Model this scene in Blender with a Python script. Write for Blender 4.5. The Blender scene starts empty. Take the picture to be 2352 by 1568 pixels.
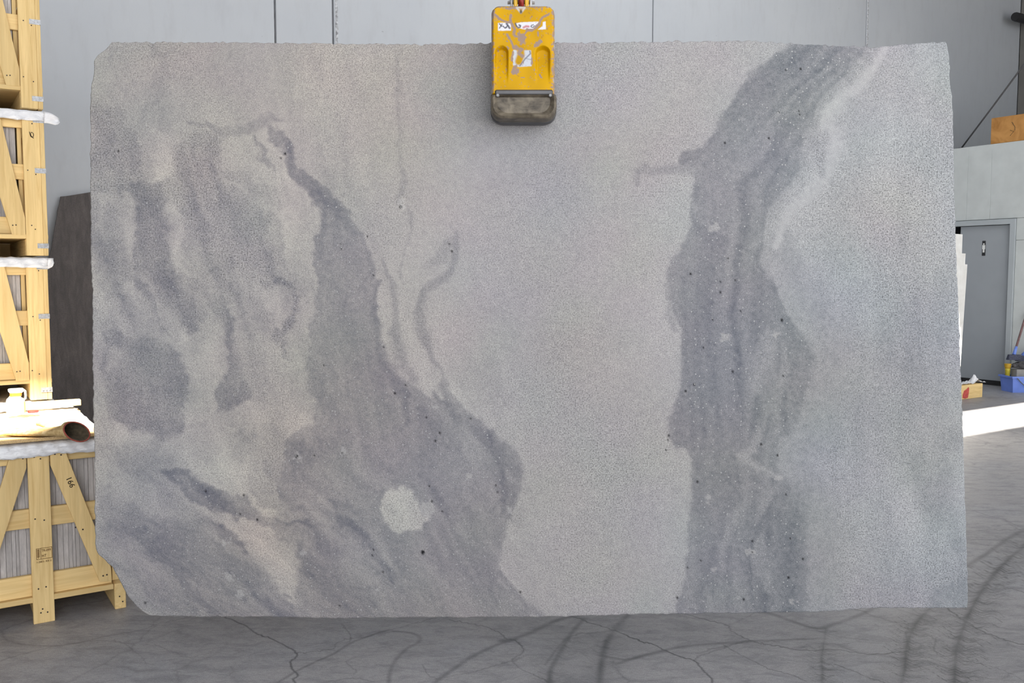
import bpy, bmesh, math, random
import numpy as np
from mathutils import Vector, Matrix, Euler

random.seed(7)
RNG = np.random.default_rng(11)
SC = bpy.context.scene
COL = SC.collection

# ------------------------------------------------------------------ camera
F, CX, CY = 2100.0, 1176.0, 784.0          # focal length in pixels of a 2352 x 1568 frame
CAM_H = 1.45
PITCH = math.atan(154.0 / F)
cam_data = bpy.data.cameras.new('camera')
cam_data.sensor_width = 36.0
cam_data.lens = 36.0 * F / 2352.0
cam_data.clip_end = 300
cam = bpy.data.objects.new('camera', cam_data)
COL.objects.link(cam)
cam.location = (0, 0, CAM_H)
cam.rotation_euler = (math.pi / 2 - PITCH, 0, 0)
SC.camera = cam

# building axes: u runs along the back wall, n runs towards the back wall
TH = math.radians(33.0)
U = np.array([math.cos(TH), math.sin(TH), 0.0])
N = np.array([-math.sin(TH), math.cos(TH), 0.0])
N_BACK, S_RIGHT, S_LEFT, ROOF = 8.0, 14.75, -9.0, 7.0

# ------------------------------------------------------------------ world, sun, daylight
world = bpy.data.worlds.new('sky')
SC.world = world
world.use_nodes = True
bg = world.node_tree.nodes['Background']
bg.inputs[0].default_value = (0.80, 0.90, 1.0, 1)
bg.inputs[1].default_value = 0.5

SUN_C, SUN_U = 0.52, 0.30                  # sun travel per metre of fall, along n and along u
sd = bpy.data.lights.new('sun', 'SUN')
sd.energy = 26.0
sd.angle = math.radians(0.6)
sd.color = (1.0, 0.93, 0.80)
sun = bpy.data.objects.new('sun', sd)
COL.objects.link(sun)
sdir = Vector((SUN_U * U[0] + SUN_C * N[0], SUN_U * U[1] + SUN_C * N[1], -1.0)).normalized()
sun.rotation_euler = sdir.to_track_quat('-Z', 'Y').to_euler()
sun.location = (0, -6, 12)


def area(name, s, nn, z, sx, sy, direction, power, color):
    ld = bpy.data.lights.new(name, 'AREA')
    ld.shape = 'RECTANGLE'
    ld.size, ld.size_y = sx, sy
    ld.energy = power
    ld.color = color
    o = bpy.data.objects.new(name, ld)
    COL.objects.link(o)
    p = s * U + nn * N
    o.location = (p[0], p[1], z)
    d = direction[0] * U + direction[1] * N + np.array([0, 0, direction[2]])
    o.rotation_euler = Vector(d).to_track_quat('-Z', 'Y').to_euler()
    return o


area('doorway_daylight', 0.6, -5.6, 3.5, 17, 6.2, (0, 1, 0), 1130, (0.965, 0.975, 1.0))
area('rear_fill_lamp', 7.2, 5.2, 6.85, 7.0, 1.6, (0, 0, -1), 125, (0.95, 0.98, 1.0))  # added fill lamp below the closed roof, brightens the back wall

SC.view_settings.view_transform = 'Standard'
SC.view_settings.look = 'None'
SC.view_settings.gamma = 1.0
SC.view_settings.use_curve_mapping = False
SC.view_settings.exposure = 0.0
SC.cycles.max_bounces = 8
SC.cycles.sample_clamp_indirect = 6.0


# ------------------------------------------------------------------ geometry of the view
_f = np.array([0, math.cos(PITCH), -math.sin(PITCH)])
_up = np.array([0, math.sin(PITCH), math.cos(PITCH)])
_eye = np.array([0, 0, CAM_H])


def ray(px, py):
    return _f + np.array([1.0, 0, 0]) * (px - CX) / F + _up * (CY - py) / F


def on_z(px, py, z=0.0):
    r = ray(px, py)
    return _eye + r * ((z - CAM_H) / r[2])


def on_y(px, py, y):
    r = ray(px, py)
    return _eye + r * (y / r[1])


def on_n(px, py, n0):
    r = ray(px, py)
    return _eye + r * (n0 / (r @ N))


def on_s(px, py, s0):
    r = ray(px, py)
    return _eye + r * (s0 / (r @ U))


def snz(P):
    return float(P @ U), float(P @ N), float(P[2])


def B(s, nn, z):
    p = s * U + nn * N
    return Vector((p[0], p[1], z))


# ------------------------------------------------------------------ object helpers
def link_mesh(name, me, mat=None, parent=None):
    o = bpy.data.objects.new(name, me)
    COL.objects.link(o)
    if mat is not None:
        me.materials.append(mat)
    if parent is not None:
        o.parent = parent
    return o


def pydata(name, verts, faces, mat=None, parent=None, smooth=False):
    me = bpy.data.meshes.new(name)
    me.from_pydata([tuple(v) for v in verts], [], faces)
    me.update()
    if smooth:
        me.polygons.foreach_set('use_smooth', [True] * len(me.polygons))
    return link_mesh(name, me, mat, parent)


def from_bm(name, bm, mat=None, parent=None, smooth=False):
    bmesh.ops.recalc_face_normals(bm, faces=bm.faces)
    me = bpy.data.meshes.new(name)
    bm.to_mesh(me)
    bm.free()
    if smooth:
        me.polygons.foreach_set('use_smooth', [True] * len(me.polygons))
    return link_mesh(name, me, mat, parent)


def empty(name, loc, rz=0.0):
    o = bpy.data.objects.new(name, None)
    COL.objects.link(o)
    o.empty_display_size = 0.1
    o.location = loc
    o.rotation_euler = (0, 0, rz)
    return o


def tag(o, label=None, cat=None, group=None, kind=None):
    if label:
        o['label'] = label
    if cat:
        o['category'] = cat
    if group:
        o['group'] = group
    if kind:
        o['kind'] = kind
    return o


def bm_box(bm, x0, x1, y0, y1, z0, z1, bevel=0.0):
    vs = [bm.verts.new(v) for v in ((x0, y0, z0), (x1, y0, z0), (x1, y1, z0), (x0, y1, z0),
                                    (x0, y0, z1), (x1, y0, z1), (x1, y1, z1), (x0, y1, z1))]
    fs = [(0, 3, 2, 1), (4, 5, 6, 7), (0, 1, 5, 4), (1, 2, 6, 5), (2, 3, 7, 6), (3, 0, 4, 7)]
    faces = [bm.faces.new([vs[i] for i in f]) for f in fs]
    if bevel > 0:
        es = list({e for f in faces for e in f.edges})
        bmesh.ops.bevel(bm, geom=es, offset=bevel, segments=1, affect='EDGES', clamp_overlap=True)


def box(name, x0, x1, y0, y1, z0, z1, mat, parent=None, bevel=0.0):
    bm = bmesh.new()
    bm_box(bm, x0, x1, y0, y1, z0, z1, bevel)
    return from_bm(name, bm, mat, parent)


def prism(name, poly, y0, y1, mat, parent=None, bevel=0.0):
    """polygon of (x, z) extruded from y0 to y1"""
    bm = bmesh.new()
    a = [bm.verts.new((x, y0, z)) for x, z in poly]
    b = [bm.verts.new((x, y1, z)) for x, z in poly]
    k = len(poly)
    fs = [bm.faces.new(a), bm.faces.new(list(reversed(b)))]
    for i in range(k):
        fs.append(bm.faces.new((a[i], b[i], b[(i + 1) % k], a[(i + 1) % k])))
    if bevel > 0:
        es = list({e for f in fs for e in f.edges})
        bmesh.ops.bevel(bm, geom=es, offset=bevel, segments=2, affect='EDGES', clamp_overlap=True)
    return from_bm(name, bm, mat, parent)


def loft(bm, rings, cap=True):
    """rings: list of lists of points, same count"""
    rows = [[bm.verts.new(p) for p in r] for r in rings]
    k = len(rings[0])
    for a, b in zip(rows[:-1], rows[1:]):
        for i in range(k):
            bm.faces.new((a[i], a[(i + 1) % k], b[(i + 1) % k], b[i]))
    if cap:
        bm.faces.new(list(reversed(rows[0])))
        bm.faces.new(rows[-1])
    return rows


def tube(bm, pts, radii, seg=10, flat=1.0, cap=True):
    """tube along pts; flat squashes it vertically"""
    pts = [Vector(p) for p in pts]
    if not hasattr(radii, '__len__'):
        radii = [radii] * len(pts)
    rings = []
    for i, p in enumerate(pts):
        d = (pts[min(i + 1, len(pts) - 1)] - pts[max(i - 1, 0)]).normalized()
        ref = Vector((0, 0, 1)) if abs(d.z) < 0.9 else Vector((1, 0, 0))
        a = d.cross(ref).normalized()
        b = a.cross(d).normalized()
        rings.append([p + a * math.cos(t) * radii[i] + b * math.sin(t) * radii[i] * flat
                      for t in (2 * math.pi * j / seg for j in range(seg))])
    loft(bm, rings, cap)


# ------------------------------------------------------------------ materials
class NT:
    def __init__(self, name, rough=0.7, metal=0.0, spec=0.5):
        self.m = bpy.data.materials.new(name)
        self.m.use_nodes = True
        self.t = self.m.node_tree
        self.b = self.t.nodes['Principled BSDF']
        self.b.inputs['Roughness'].default_value = rough
        self.b.inputs['Metallic'].default_value = metal
        self.b.inputs['Specular IOR Level'].default_value = spec

    def n(self, kind, **kw):
        nd = self.t.nodes.new(kind)
        for k, v in kw.items():
            setattr(nd, k, v)
        return nd

    def l(self, a, b):
        self.t.links.new(a, b)

    def coord(self, scale=(1, 1, 1), rot=(0, 0, 0), kind='Object'):
        tc = self.n('ShaderNodeTexCoord')
        mp = self.n('ShaderNodeMapping')
        mp.inputs['Scale'].default_value = scale
        mp.inputs['Rotation'].default_value = rot
        self.l(tc.outputs[kind], mp.inputs['Vector'])
        return mp.outputs['Vector']

    def noise(self, vec, scale, detail=2.0, rough=0.5, dist=0.0):
        nz = self.n('ShaderNodeTexNoise')
        nz.inputs['Scale'].default_value = scale
        nz.inputs['Detail'].default_value = detail
        nz.inputs['Roughness'].default_value = rough
        nz.inputs['Distortion'].default_value = dist
        self.l(vec, nz.inputs['Vector'])
        return nz.outputs['Fac']

    def ramp(self, fac, stops):
        r = self.n('ShaderNodeValToRGB')
        el = r.color_ramp.elements
        while len(el) > 1:
            el.remove(el[-1])
        for i, (p, c) in enumerate(stops):
            e = el[0] if i == 0 else el.new(p)
            e.position = p
            e.color = (c[0], c[1], c[2], 1) if hasattr(c, '__len__') else (c, c, c, 1)
        self.l(fac, r.inputs['Fac'])
        return r.outputs['Color']

    def mix(self, a, b, fac, mode='MIX'):
        mx = self.n('ShaderNodeMix', data_type='RGBA', blend_type=mode)
        for sock, v in ((mx.inputs[6], a), (mx.inputs[7], b), (mx.inputs[0], fac)):
            if isinstance(v, bpy.types.NodeSocket):
                self.l(v, sock)
            elif hasattr(v, '__len__'):
                sock.default_value = (v[0], v[1], v[2], 1)
            else:
                sock.default_value = v
        return mx.outputs[2]

    def math(self, op, a, b=None, clamp=False):
        nd = self.n('ShaderNodeMath', operation=op, use_clamp=clamp)
        for i, v in enumerate((a, b)):
            if v is None:
                continue
            if isinstance(v, bpy.types.NodeSocket):
                self.l(v, nd.inputs[i])
            else:
                nd.inputs[i].default_value = v
        return nd.outputs[0]

    def color(self, c):
        if isinstance(c, bpy.types.NodeSocket):
            self.l(c, self.b.inputs['Base Color'])
        else:
            self.b.inputs['Base Color'].default_value = (c[0], c[1], c[2], 1)
        return self

    def bump(self, h, strength=0.3, dist=0.01):
        bp = self.n('ShaderNodeBump')
        bp.inputs['Strength'].default_value = strength
        bp.inputs['Distance'].default_value = dist
        self.l(h, bp.inputs['Height'])
        self.l(bp.outputs['Normal'], self.b.inputs['Normal'])
        return self

    def attr(self, name):
        a = self.n('ShaderNodeAttribute')
        a.attribute_name = name
        return a


def lin(r, g, b):
    f = lambda c: ((c / 255 + 0.055) / 1.055) ** 2.4 if c > 10 else c / 255 / 12.92
    return (f(r), f(g), f(b))


def flat_mat(name, c, rough=0.7, metal=0.0, var=0.12, scale=20.0, spec=0.5):
    m = NT(name, rough, metal, spec)
    v = m.noise(m.coord(), scale, 3.0)
    lo = tuple(x * (1 - var) for x in c)
    hi = tuple(min(1, x * (1 + var)) for x in c)
    m.color(m.ramp(v, [(0.3, lo), (0.7, hi)]))
    return m.m


def wood_mat(name, base, dark, stretch, rot=(0, 0, 0), grain=60.0):
    m = NT(name, 0.75, spec=0.25)
    vec = m.coord(stretch, rot)
    oi = m.n('ShaderNodeObjectInfo')
    add = m.n('ShaderNodeVectorMath', operation='ADD')
    sc = m.n('ShaderNodeVectorMath', operation='SCALE')
    cmb = m.n('ShaderNodeCombineXYZ')
    for i in range(3):
        m.l(oi.outputs['Random'], cmb.inputs[i])
    m.l(cmb.outputs[0], sc.inputs[0])
    sc.inputs['Scale'].default_value = 37.0
    m.l(vec, add.inputs[0])
    m.l(sc.outputs[0], add.inputs[1])
    v = add.outputs[0]
    g = m.noise(v, grain, 4.0, 0.6, 0.6)
    g2 = m.noise(v, grain * 0.25, 2.0, 0.5, 0.4)
    c = m.ramp(g, [(0.30, dark), (0.55, base), (0.80, tuple(min(1, x * 1.12) for x in base))])
    c = m.mix(c, tuple(x * 0.86 for x in base), m.math('MULTIPLY', m.ramp(g2, [(0.45, 0.0), (0.7, 1.0)]), 0.6))
    br = m.n('ShaderNodeHueSaturation')
    m.l(c, br.inputs['Color'])
    m.l(m.math('ADD', m.math('MULTIPLY', oi.outputs['Random'], 0.22), 0.88), br.inputs['Value'])
    m.color(br.outputs['Color'])
    m.bump(g, 0.15, 0.002)
    return m.m


PINE = (0.80, 0.585, 0.275)
PINE_D = (0.67, 0.455, 0.19)
M = {}
M['wood_v'] = wood_mat('pine_vertical', PINE, PINE_D, (1, 1, 0.06))
M['wood_h'] = wood_mat('pine_horizontal', PINE, PINE_D, (0.06, 1, 1))
M['wood_d'] = wood_mat('pine_diagonal', PINE, PINE_D, (1, 1, 0.06), (0, math.radians(16), 0))
M['wood_n'] = wood_mat('pine_depth', PINE, PINE_D, (1, 0.06, 1))
M['wood_orange'] = wood_mat('old_plywood', lin(190, 140, 82), lin(160, 112, 60), (1, 0.2, 0.2), grain=25)
M['nail'] = flat_mat('rusty_nail', (0.05, 0.035, 0.03), 0.6, 0.4)
M['galv'] = flat_mat('galvanised_steel', (0.42, 0.43, 0.45), 0.5, 0.35, 0.25, 90)
M['steel_dark'] = flat_mat('dark_steel', (0.10, 0.10, 0.105), 0.5, 0.5)
M['black'] = flat_mat('black_paint', (0.02, 0.02, 0.022), 0.6)
M['ink'] = flat_mat('black_ink', (0.02, 0.015, 0.012), 0.9, spec=0.1)
M['stamp_ink'] = flat_mat('burnt_stamp_ink', (0.10, 0.04, 0.01), 0.9, spec=0.1)

# stone tiles packed in the crates
m = NT('crated_stone', 0.7)
oi = m.n('ShaderNodeObjectInfo')
v = m.noise(m.coord((1, 1, 0.25)), 55, 5, 0.65)
v2 = m.noise(m.coord(), 6, 2)
c = m.ramp(v, [(0.3, (0.27, 0.25, 0.245)), (0.55, (0.40, 0.37, 0.355)), (0.75, (0.54, 0.50, 0.48))])
hs = m.n('ShaderNodeHueSaturation')
m.l(c, hs.inputs['Color'])
m.l(m.math('ADD', m.math('MULTIPLY', oi.outputs['Random'], 0.45), 0.85), hs.inputs['Value'])
m.color(m.mix(hs.outputs['Color'], (0.55, 0.52, 0.50), m.math('MULTIPLY', v2, 0.45)))
M['tile'] = m.m

# plastic film
m = NT('white_plastic_film', 0.25, spec=0.6)
v = m.noise(m.coord((1, 1, 3)), 22, 4, 0.6, 1.0)
m.color(m.ramp(v, [(0.3, (0.72, 0.72, 0.75)), (0.7, (0.90, 0.90, 0.91))]))
m.b.inputs['Transmission Weight'].default_value = 0.0
m.bump(v, 0.5, 0.01)
M['film'] = m.m

# chipboard
m = NT('chipboard', 0.9, spec=0.2)
v = m.noise(m.coord(), 260, 3, 0.7)
m.color(m.ramp(v, [(0.3, (0.30, 0.19, 0.085)), (0.5, (0.55, 0.39, 0.20)), (0.7, (0.70, 0.53, 0.31))]))
M['chip'] = m.m

# painted concrete wall
m = NT('painted_concrete_wall', 0.42, spec=0.45)
vec = m.coord()
v = m.noise(vec, 0.7, 5, 0.6)
v2 = m.noise(m.coord((1, 1, 0.25)), 9, 5, 0.65)
c = m.ramp(v, [(0.3, (0.442, 0.466, 0.502)), (0.7, (0.490, 0.511, 0.538))])
c = m.mix(c, (0.40, 0.41, 0.435), m.math('MULTIPLY', m.ramp(v2, [(0.5, 0.0), (0.72, 1.0)]), 0.45))
sp = m.noise(vec, 26, 2, 0.5)
c = m.mix(c, (0.20, 0.20, 0.21), m.math('MULTIPLY', m.ramp(sp, [(0.76, 0.0), (0.80, 1.0)]), 0.6))
m.color(c)
m.bump(v, 0.35, 0.05)
M['wall'] = m.m
M['joint'] = flat_mat('wall_joint_filler', (0.24, 0.24, 0.25), 0.9, var=0.35, scale=14)
M['annex'] = flat_mat('grey_annex_concrete', (0.56, 0.59, 0.585), 0.75, var=0.05, scale=6)
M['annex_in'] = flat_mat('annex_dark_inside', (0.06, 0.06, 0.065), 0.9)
M['door'] = flat_mat('grey_door_paint', (0.335, 0.36, 0.385), 0.5, var=0.03, scale=4)
M['frame'] = flat_mat('grey_frame_paint', (0.42, 0.455, 0.475), 0.5, var=0.03, scale=4)
M['roof'] = flat_mat('roof_sheet', (0.20, 0.20, 0.20), 0.7)
M['white_print'] = flat_mat('white_print', (0.75, 0.76, 0.74), 0.6, var=0.03)
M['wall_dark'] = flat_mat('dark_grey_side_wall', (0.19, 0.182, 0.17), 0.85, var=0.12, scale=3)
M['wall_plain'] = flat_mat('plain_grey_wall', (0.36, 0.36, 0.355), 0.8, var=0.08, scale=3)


# ------------------------------------------------------------------ numpy painting helpers
def fnoise(shape, sx, sy, seed, ang=0.0):
    """gaussian filtered noise, unit variance; sx, sy correlation lengths in cells"""
    r = np.random.default_rng(seed)
    h, w = shape
    a = np.fft.rfft2(r.standard_normal((h, w)))
    fy = np.fft.fftfreq(h)[:, None]
    fx = np.fft.rfftfreq(w)[None, :]
    ca, sa = math.cos(ang), math.sin(ang)
    gx, gy = fx * ca + fy * sa, -fx * sa + fy * ca
    g = np.exp(-2 * (math.pi ** 2) * ((gx * sx) ** 2 + (gy * sy) ** 2))
    o = np.fft.irfft2(a * g, s=(h, w))
    return (o / (o.std() + 1e-9)).astype(np.float32)


def gblur(a, s):
    h, w = a.shape
    pad = int(3 * s) + 1
    b = np.pad(a, pad, mode='edge')
    fy = np.fft.fftfreq(b.shape[0])[:, None]
    fx = np.fft.rfftfreq(b.shape[1])[None, :]
    g = np.exp(-2 * (math.pi ** 2) * ((fx * s) ** 2 + (fy * s) ** 2))
    o = np.fft.irfft2(np.fft.rfft2(b) * g, s=b.shape)
    return o[pad:pad + h, pad:pad + w]


def spline(pts, step=6):
    """Catmull-Rom through pts (any dimension)"""
    p = np.array(pts, float)
    if len(p) < 3:
        return p
    q = np.vstack([2 * p[0] - p[1], p, 2 * p[-1] - p[-2]])
    out = []
    for i in range(1, len(q) - 2):
        for t in np.linspace(0, 1, step, endpoint=False):
            a, b, c, d = q[i - 1], q[i], q[i + 1], q[i + 2]
            out.append(0.5 * (2 * b + (c - a) * t + (2 * a - 5 * b + 4 * c - d) * t * t + (3 * b - a - 3 * c + d) * t ** 3))
    out.append(p[-1])
    return np.array(out)


class Canvas:
    """regular grid in plane coordinates: x = x0 + i*dx, y = y0 + j*dy"""

    def __init__(self, x0, y0, dx, dy, w, h):
        self.x0, self.y0, self.dx, self.dy, self.w, self.h = x0, y0, dx, dy, w, h
        self.X = (x0 + dx * np.arange(w))[None, :].repeat(h, 0)
        self.Y = (y0 + dy * np.arange(h))[:, None].repeat(w, 1)

    def sl(self, xa, xb, ya, yb):
        i0 = max(0, int((xa - self.x0) / self.dx)); i1 = min(self.w, int((xb - self.x0) / self.dx) + 2)
        j0 = max(0, int((ya - self.y0) / self.dy)); j1 = min(self.h, int((yb - self.y0) / self.dy) + 2)
        if i0 >= i1 or j0 >= j1:
            return None
        return slice(j0, j1), slice(i0, i1)

    def stroke(self, pts, width, soft=1.0, out=None):
        """mask 0..1 around a polyline; width may be one number or one per point (half falls at width/2)"""
        m = np.zeros((self.h, self.w), np.float32) if out is None else out
        p = np.asarray(pts, float)
        ws = np.full(len(p), width, float) if not hasattr(width, '__len__') else np.asarray(width, float)
        for i in range(len(p) - 1):
            (ax, ay), (bx, by) = p[i][:2], p[i + 1][:2]
            wm = max(ws[i], ws[i + 1])
            r = wm * (0.5 + soft) + 2 * max(self.dx, self.dy)
            s = self.sl(min(ax, bx) - r, max(ax, bx) + r, min(ay, by) - r, max(ay, by) + r)
            if s is None:
                continue
            X, Y = self.X[s], self.Y[s]
            vx, vy = bx - ax, by - ay
            L = vx * vx + vy * vy + 1e-12
            t = np.clip(((X - ax) * vx + (Y - ay) * vy) / L, 0, 1)
            d = np.hypot(X - ax - t * vx, Y - ay - t * vy)
            wl = ws[i] + (ws[i + 1] - ws[i]) * t
            k = np.clip((wl * (0.5 + soft * 0.5) - d) / (wl * soft + 1e-9), 0, 1)
            k = k * k * (3 - 2 * k)
            m[s] = np.maximum(m[s], k)
        return m

    def poly(self, pts, blur=0.0):
        p = np.asarray(pts, float)
        ins = np.zeros((self.h, self.w), bool)
        k = len(p)
        for i in range(k):
            x1, y1 = p[i]
            x2, y2 = p[(i + 1) % k]
            if y1 == y2:
                continue
            c = (self.Y > min(y1, y2)) & (self.Y <= max(y1, y2))
            xi = x1 + (self.Y - y1) * (x2 - x1) / (y2 - y1)
            ins ^= c & (self.X < xi)
        m = ins.astype(np.float32)
        if blur > 0:
            m = gblur(m, blur / self.dx).astype(np.float32)
        return m


def bil(a, fx, fy):
    h, w = a.shape[:2]
    fx = np.clip(fx, 0, w - 1.001)
    fy = np.clip(fy, 0, h - 1.001)
    i, j = fx.astype(int), fy.astype(int)
    tx, ty = fx - i, fy - j
    if a.ndim == 3:
        tx, ty = tx[..., None], ty[..., None]
    return (a[j, i] * (1 - tx) + a[j, i + 1] * tx) * (1 - ty) + (a[j + 1, i] * (1 - tx) + a[j + 1, i + 1] * tx) * ty


def grid_faces(w, h, base=0):
    i = np.arange(w - 1)[None, :] + np.arange(h - 1)[:, None] * w + base
    return np.stack([i, i + w, i + w + 1, i + 1], -1).reshape(-1, 4)


def fast_mesh(name, co, quads, attrs=None, extra=None, smooth=False):
    """co (n,3), quads (m,4); extra: list of python faces; attrs: dict name -> (n,) or (n,3)"""
    me = bpy.data.meshes.new(name)
    extra = extra or []
    nl = quads.size + sum(len(f) for f in extra)
    nf = len(quads) + len(extra)
    me.vertices.add(len(co))
    me.vertices.foreach_set('co', np.asarray(co, np.float32).ravel())
    me.loops.add(nl)
    me.polygons.add(nf)
    li = np.concatenate([quads.ravel()] + [np.array(f) for f in extra]).astype(np.int32)
    me.loops.foreach_set('vertex_index', li)
    cnt = np.array([4] * len(quads) + [len(f) for f in extra])
    st = np.concatenate([[0], np.cumsum(cnt)[:-1]]).astype(np.int32)
    me.polygons.foreach_set('loop_start', st)
    if smooth:
        me.polygons.foreach_set('use_smooth', np.ones(nf, bool))
    me.update(calc_edges=True)
    for k, v in (attrs or {}).items():
        v = np.asarray(v, np.float32)
        if v.ndim == 1:
            a = me.attributes.new(k, 'FLOAT', 'POINT')
            a.data.foreach_set('value', v)
        else:
            a = me.attributes.new(k, 'FLOAT_COLOR', 'POINT')
            a.data.foreach_set('color', np.concatenate([v, np.ones((len(v), 1), np.float32)], 1).ravel())
    me.validate()
    return me


# ================================================================== THE BUILDING
# ---- floor: one mesh of regular grids, finely divided where the veins of the stone floor are near
def crop_a(pts):
    return [(x / 1.96, 1300 + y / 1.96) for x, y in pts]


def crop_b(pts):
    return [(1152 + x / 1.96, 1300 + y / 1.96) for x, y in pts]


def crop_c(pts):
    return [(2100 + x / 2.04, 800 + y / 2.04) for x, y in pts]


# (points, width in photo pixels, strength, softness, jitter)
VEINS = []
A, Bc, Cc = crop_a, crop_b, crop_c
VEINS += [(A([(0, 425), (180, 375), (370, 340), (500, 310), (640, 285), (700, 262), (800, 240), (880, 222)]), 2.0, .45, .8, 1),
          (A([(1005, 225), (1100, 265), (1150, 300), (1220, 325), (1290, 360), (1330, 385), (1335, 405), (1310, 430), (1315, 460), (1340, 490), (1320, 510), (1330, 525)]), 2.8, .85, .8, 1),
          (A([(1330, 390), (1400, 385), (1500, 370), (1510, 350), (1570, 325), (1640, 320), (1700, 300), (1760, 285), (1850, 262), (1930, 240), (1980, 225)]), 2.0, .5, .8, 1),
          (A([(1240, 530), (1330, 475), (1420, 430), (1500, 395), (1580, 345), (1660, 315), (1750, 285)]), 5, .5, 1, 0),
          (A([(1770, 292), (1850, 300), (1890, 320), (1880, 345), (1840, 365), (1800, 400), (1770, 440), (1755, 480), (1750, 530)]), 6, .5, 1, 0),
          (A([(2020, 240), (2100, 255), (2190, 275), (2250, 300), (2280, 325), (2320, 335), (2352, 360)]), 2.2, .6, .8, 1),
          (A([(1950, 530), (2000, 490), (2060, 450), (2120, 410), (2200, 370), (2260, 345), (2320, 330)]), 8, .6, 1, 0),
          (A([(1900, 440), (1930, 490), (1975, 505), (2050, 490), (2150, 470), (2250, 440), (2352, 415)]), 2, .5, .8, 1),
          (A([(500, 330), (560, 350), (600, 380), (640, 410), (660, 440)]), 2, .3, .8, 1),
          (A([(690, 350), (780, 385), (850, 410), (950, 390), (1100, 380)]), 2, .25, .8, 1),
          (A([(1540, 265), (1570, 300), (1580, 330), (1560, 345)]), 2, .4, .8, 1),
          (A([(0, 330), (150, 325), (300, 318)]), 2.5, .25, 1, 1),
          (A([(1600, 410), (1560, 430), (1600, 470), (1590, 490)]), 2, .35, .8, 1),
          (A([(1040, 450), (1050, 475), (1010, 500)]), 2, .25, .8, 1),
          (A([(1430, 530), (1500, 515), (1600, 505), (1680, 520)]), 3, .4, 1, 1)]
VEINS += [(Bc([(0, 335), (60, 325), (140, 295), (200, 265), (260, 240), (330, 222)]), 10, .6, 1, 0),
          (Bc([(310, 222), (400, 255), (500, 285), (560, 310), (620, 335), (680, 350), (740, 380), (800, 405), (870, 425), (890, 450), (920, 480), (945, 510), (950, 530)]), 2.8, .9, .8, 1),
          (Bc([(870, 425), (890, 405), (950, 385), (1050, 350), (1120, 335)]), 2.4, .55, .8, 1),
          (Bc([(820, 212), (900, 235), (1010, 262), (1040, 295), (1100, 325), (1150, 345), (1220, 355), (1300, 370), (1400, 380), (1500, 375), (1650, 395), (1800, 385)]), 2.4, .75, .8, 1),
          (Bc([(1150, 205), (1220, 215), (1300, 245), (1420, 280), (1500, 260), (1600, 225), (1680, 185)]), 8, .5, 1, 0),
          (Bc([(1060, 250), (1080, 240), (1140, 210)]), 2, .4, .8, 1),
          (Bc([(1000, 355), (1060, 390), (1130, 425), (1190, 455), (1250, 475), (1310, 490), (1370, 520)]), 2.2, .6, .8, 1),
          (Bc([(1500, 440), (1600, 480), (1680, 510), (1750, 530)]), 2.4, .7, .8, 1),
          (Bc([(215, 530), (220, 470), (260, 400), (300, 320), (370, 236)]), 8, .55, 1, 0),
          (Bc([(440, 530), (450, 440), (470, 350), (520, 270), (580, 210)]), 10, .6, 1, 0),
          (Bc([(60, 330), (100, 380), (60, 410), (50, 425), (90, 465), (150, 490), (210, 520)]), 2.2, .6, .8, 1),
          (Bc([(0, 440), (60, 420), (110, 400)]), 2, .4, .8, 1),
          (Bc([(200, 440), (300, 320), (420, 300), (500, 290)]), 4, .5, 1, 1),
          (Bc([(440, 400), (560, 420), (650, 400), (740, 380)]), 7, .5, 1, 0),
          (Bc([(520, 440), (640, 400), (800, 365), (1000, 345), (1300, 330), (1450, 325)]), 7, .45, 1, 0),
          (Bc([(880, 395), (1000, 360), (1120, 335), (1250, 340)]), 4, .4, 1, 1),
          (Bc([(1420, 290), (1540, 320), (1640, 330)]), 4, .3, 1, 1)]
COMBS = [(Bc([(1460, 280), (1450, 350), (1440, 420), (1445, 470), (1440, 535)]), 9, .5, 34, 30),
         (Bc([(1940, 180), (1880, 240), (1850, 290), (1830, 340), (1820, 400), (1815, 460), (1800, 535)]), 13, .75, 40, 44),
         (Bc([(470, 330), (455, 400), (445, 450), (440, 530)]), 8, .4, 36, 26),
         (Bc([(300, 330), (250, 400), (220, 470), (215, 530)]), 8, .4, 36, 26),
         (Cc([(560, 890), (430, 1000), (350, 1090), (290, 1180), (250, 1260), (215, 1350), (195, 1430), (188, 1580)]), 13, .9, 48, 95)]
VEINS += [(Cc([(540, 835), (440, 890), (340, 960), (245, 1020)]), 7, .5, 1, 0),
          (Cc([(235, 855), (350, 850), (420, 850), (514, 846)]), 2.2, .5, .8, 1),
          (Cc([(235, 760), (380, 755), (530, 764)]), 3.0, .35, .8, 1),
          (Cc([(420, 800), (470, 835), (520, 860)]), 3, .4, 1, 1),
          (Cc([(250, 1080), (340, 1100), (420, 1115), (530, 1145)]), 2.2, .55, .8, 1),
          (Cc([(140, 1205), (210, 1260), (260, 1290), (320, 1325), (400, 1355), (460, 1375), (540, 1395)]), 2.8, .85, .8, 1),
          (Cc([(-30, 1310), (60, 1340), (100, 1370), (90, 1410), (140, 1440), (200, 1460), (280, 1470)]), 2.2, .5, .8, 1),
          (Cc([(235, 900), (330, 890), (420, 900)]), 2, .3, 1, 1),
          (Cc([(280, 1470), (400, 1500), (540, 1570)]), 2, .4, 1, 1)]

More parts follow.
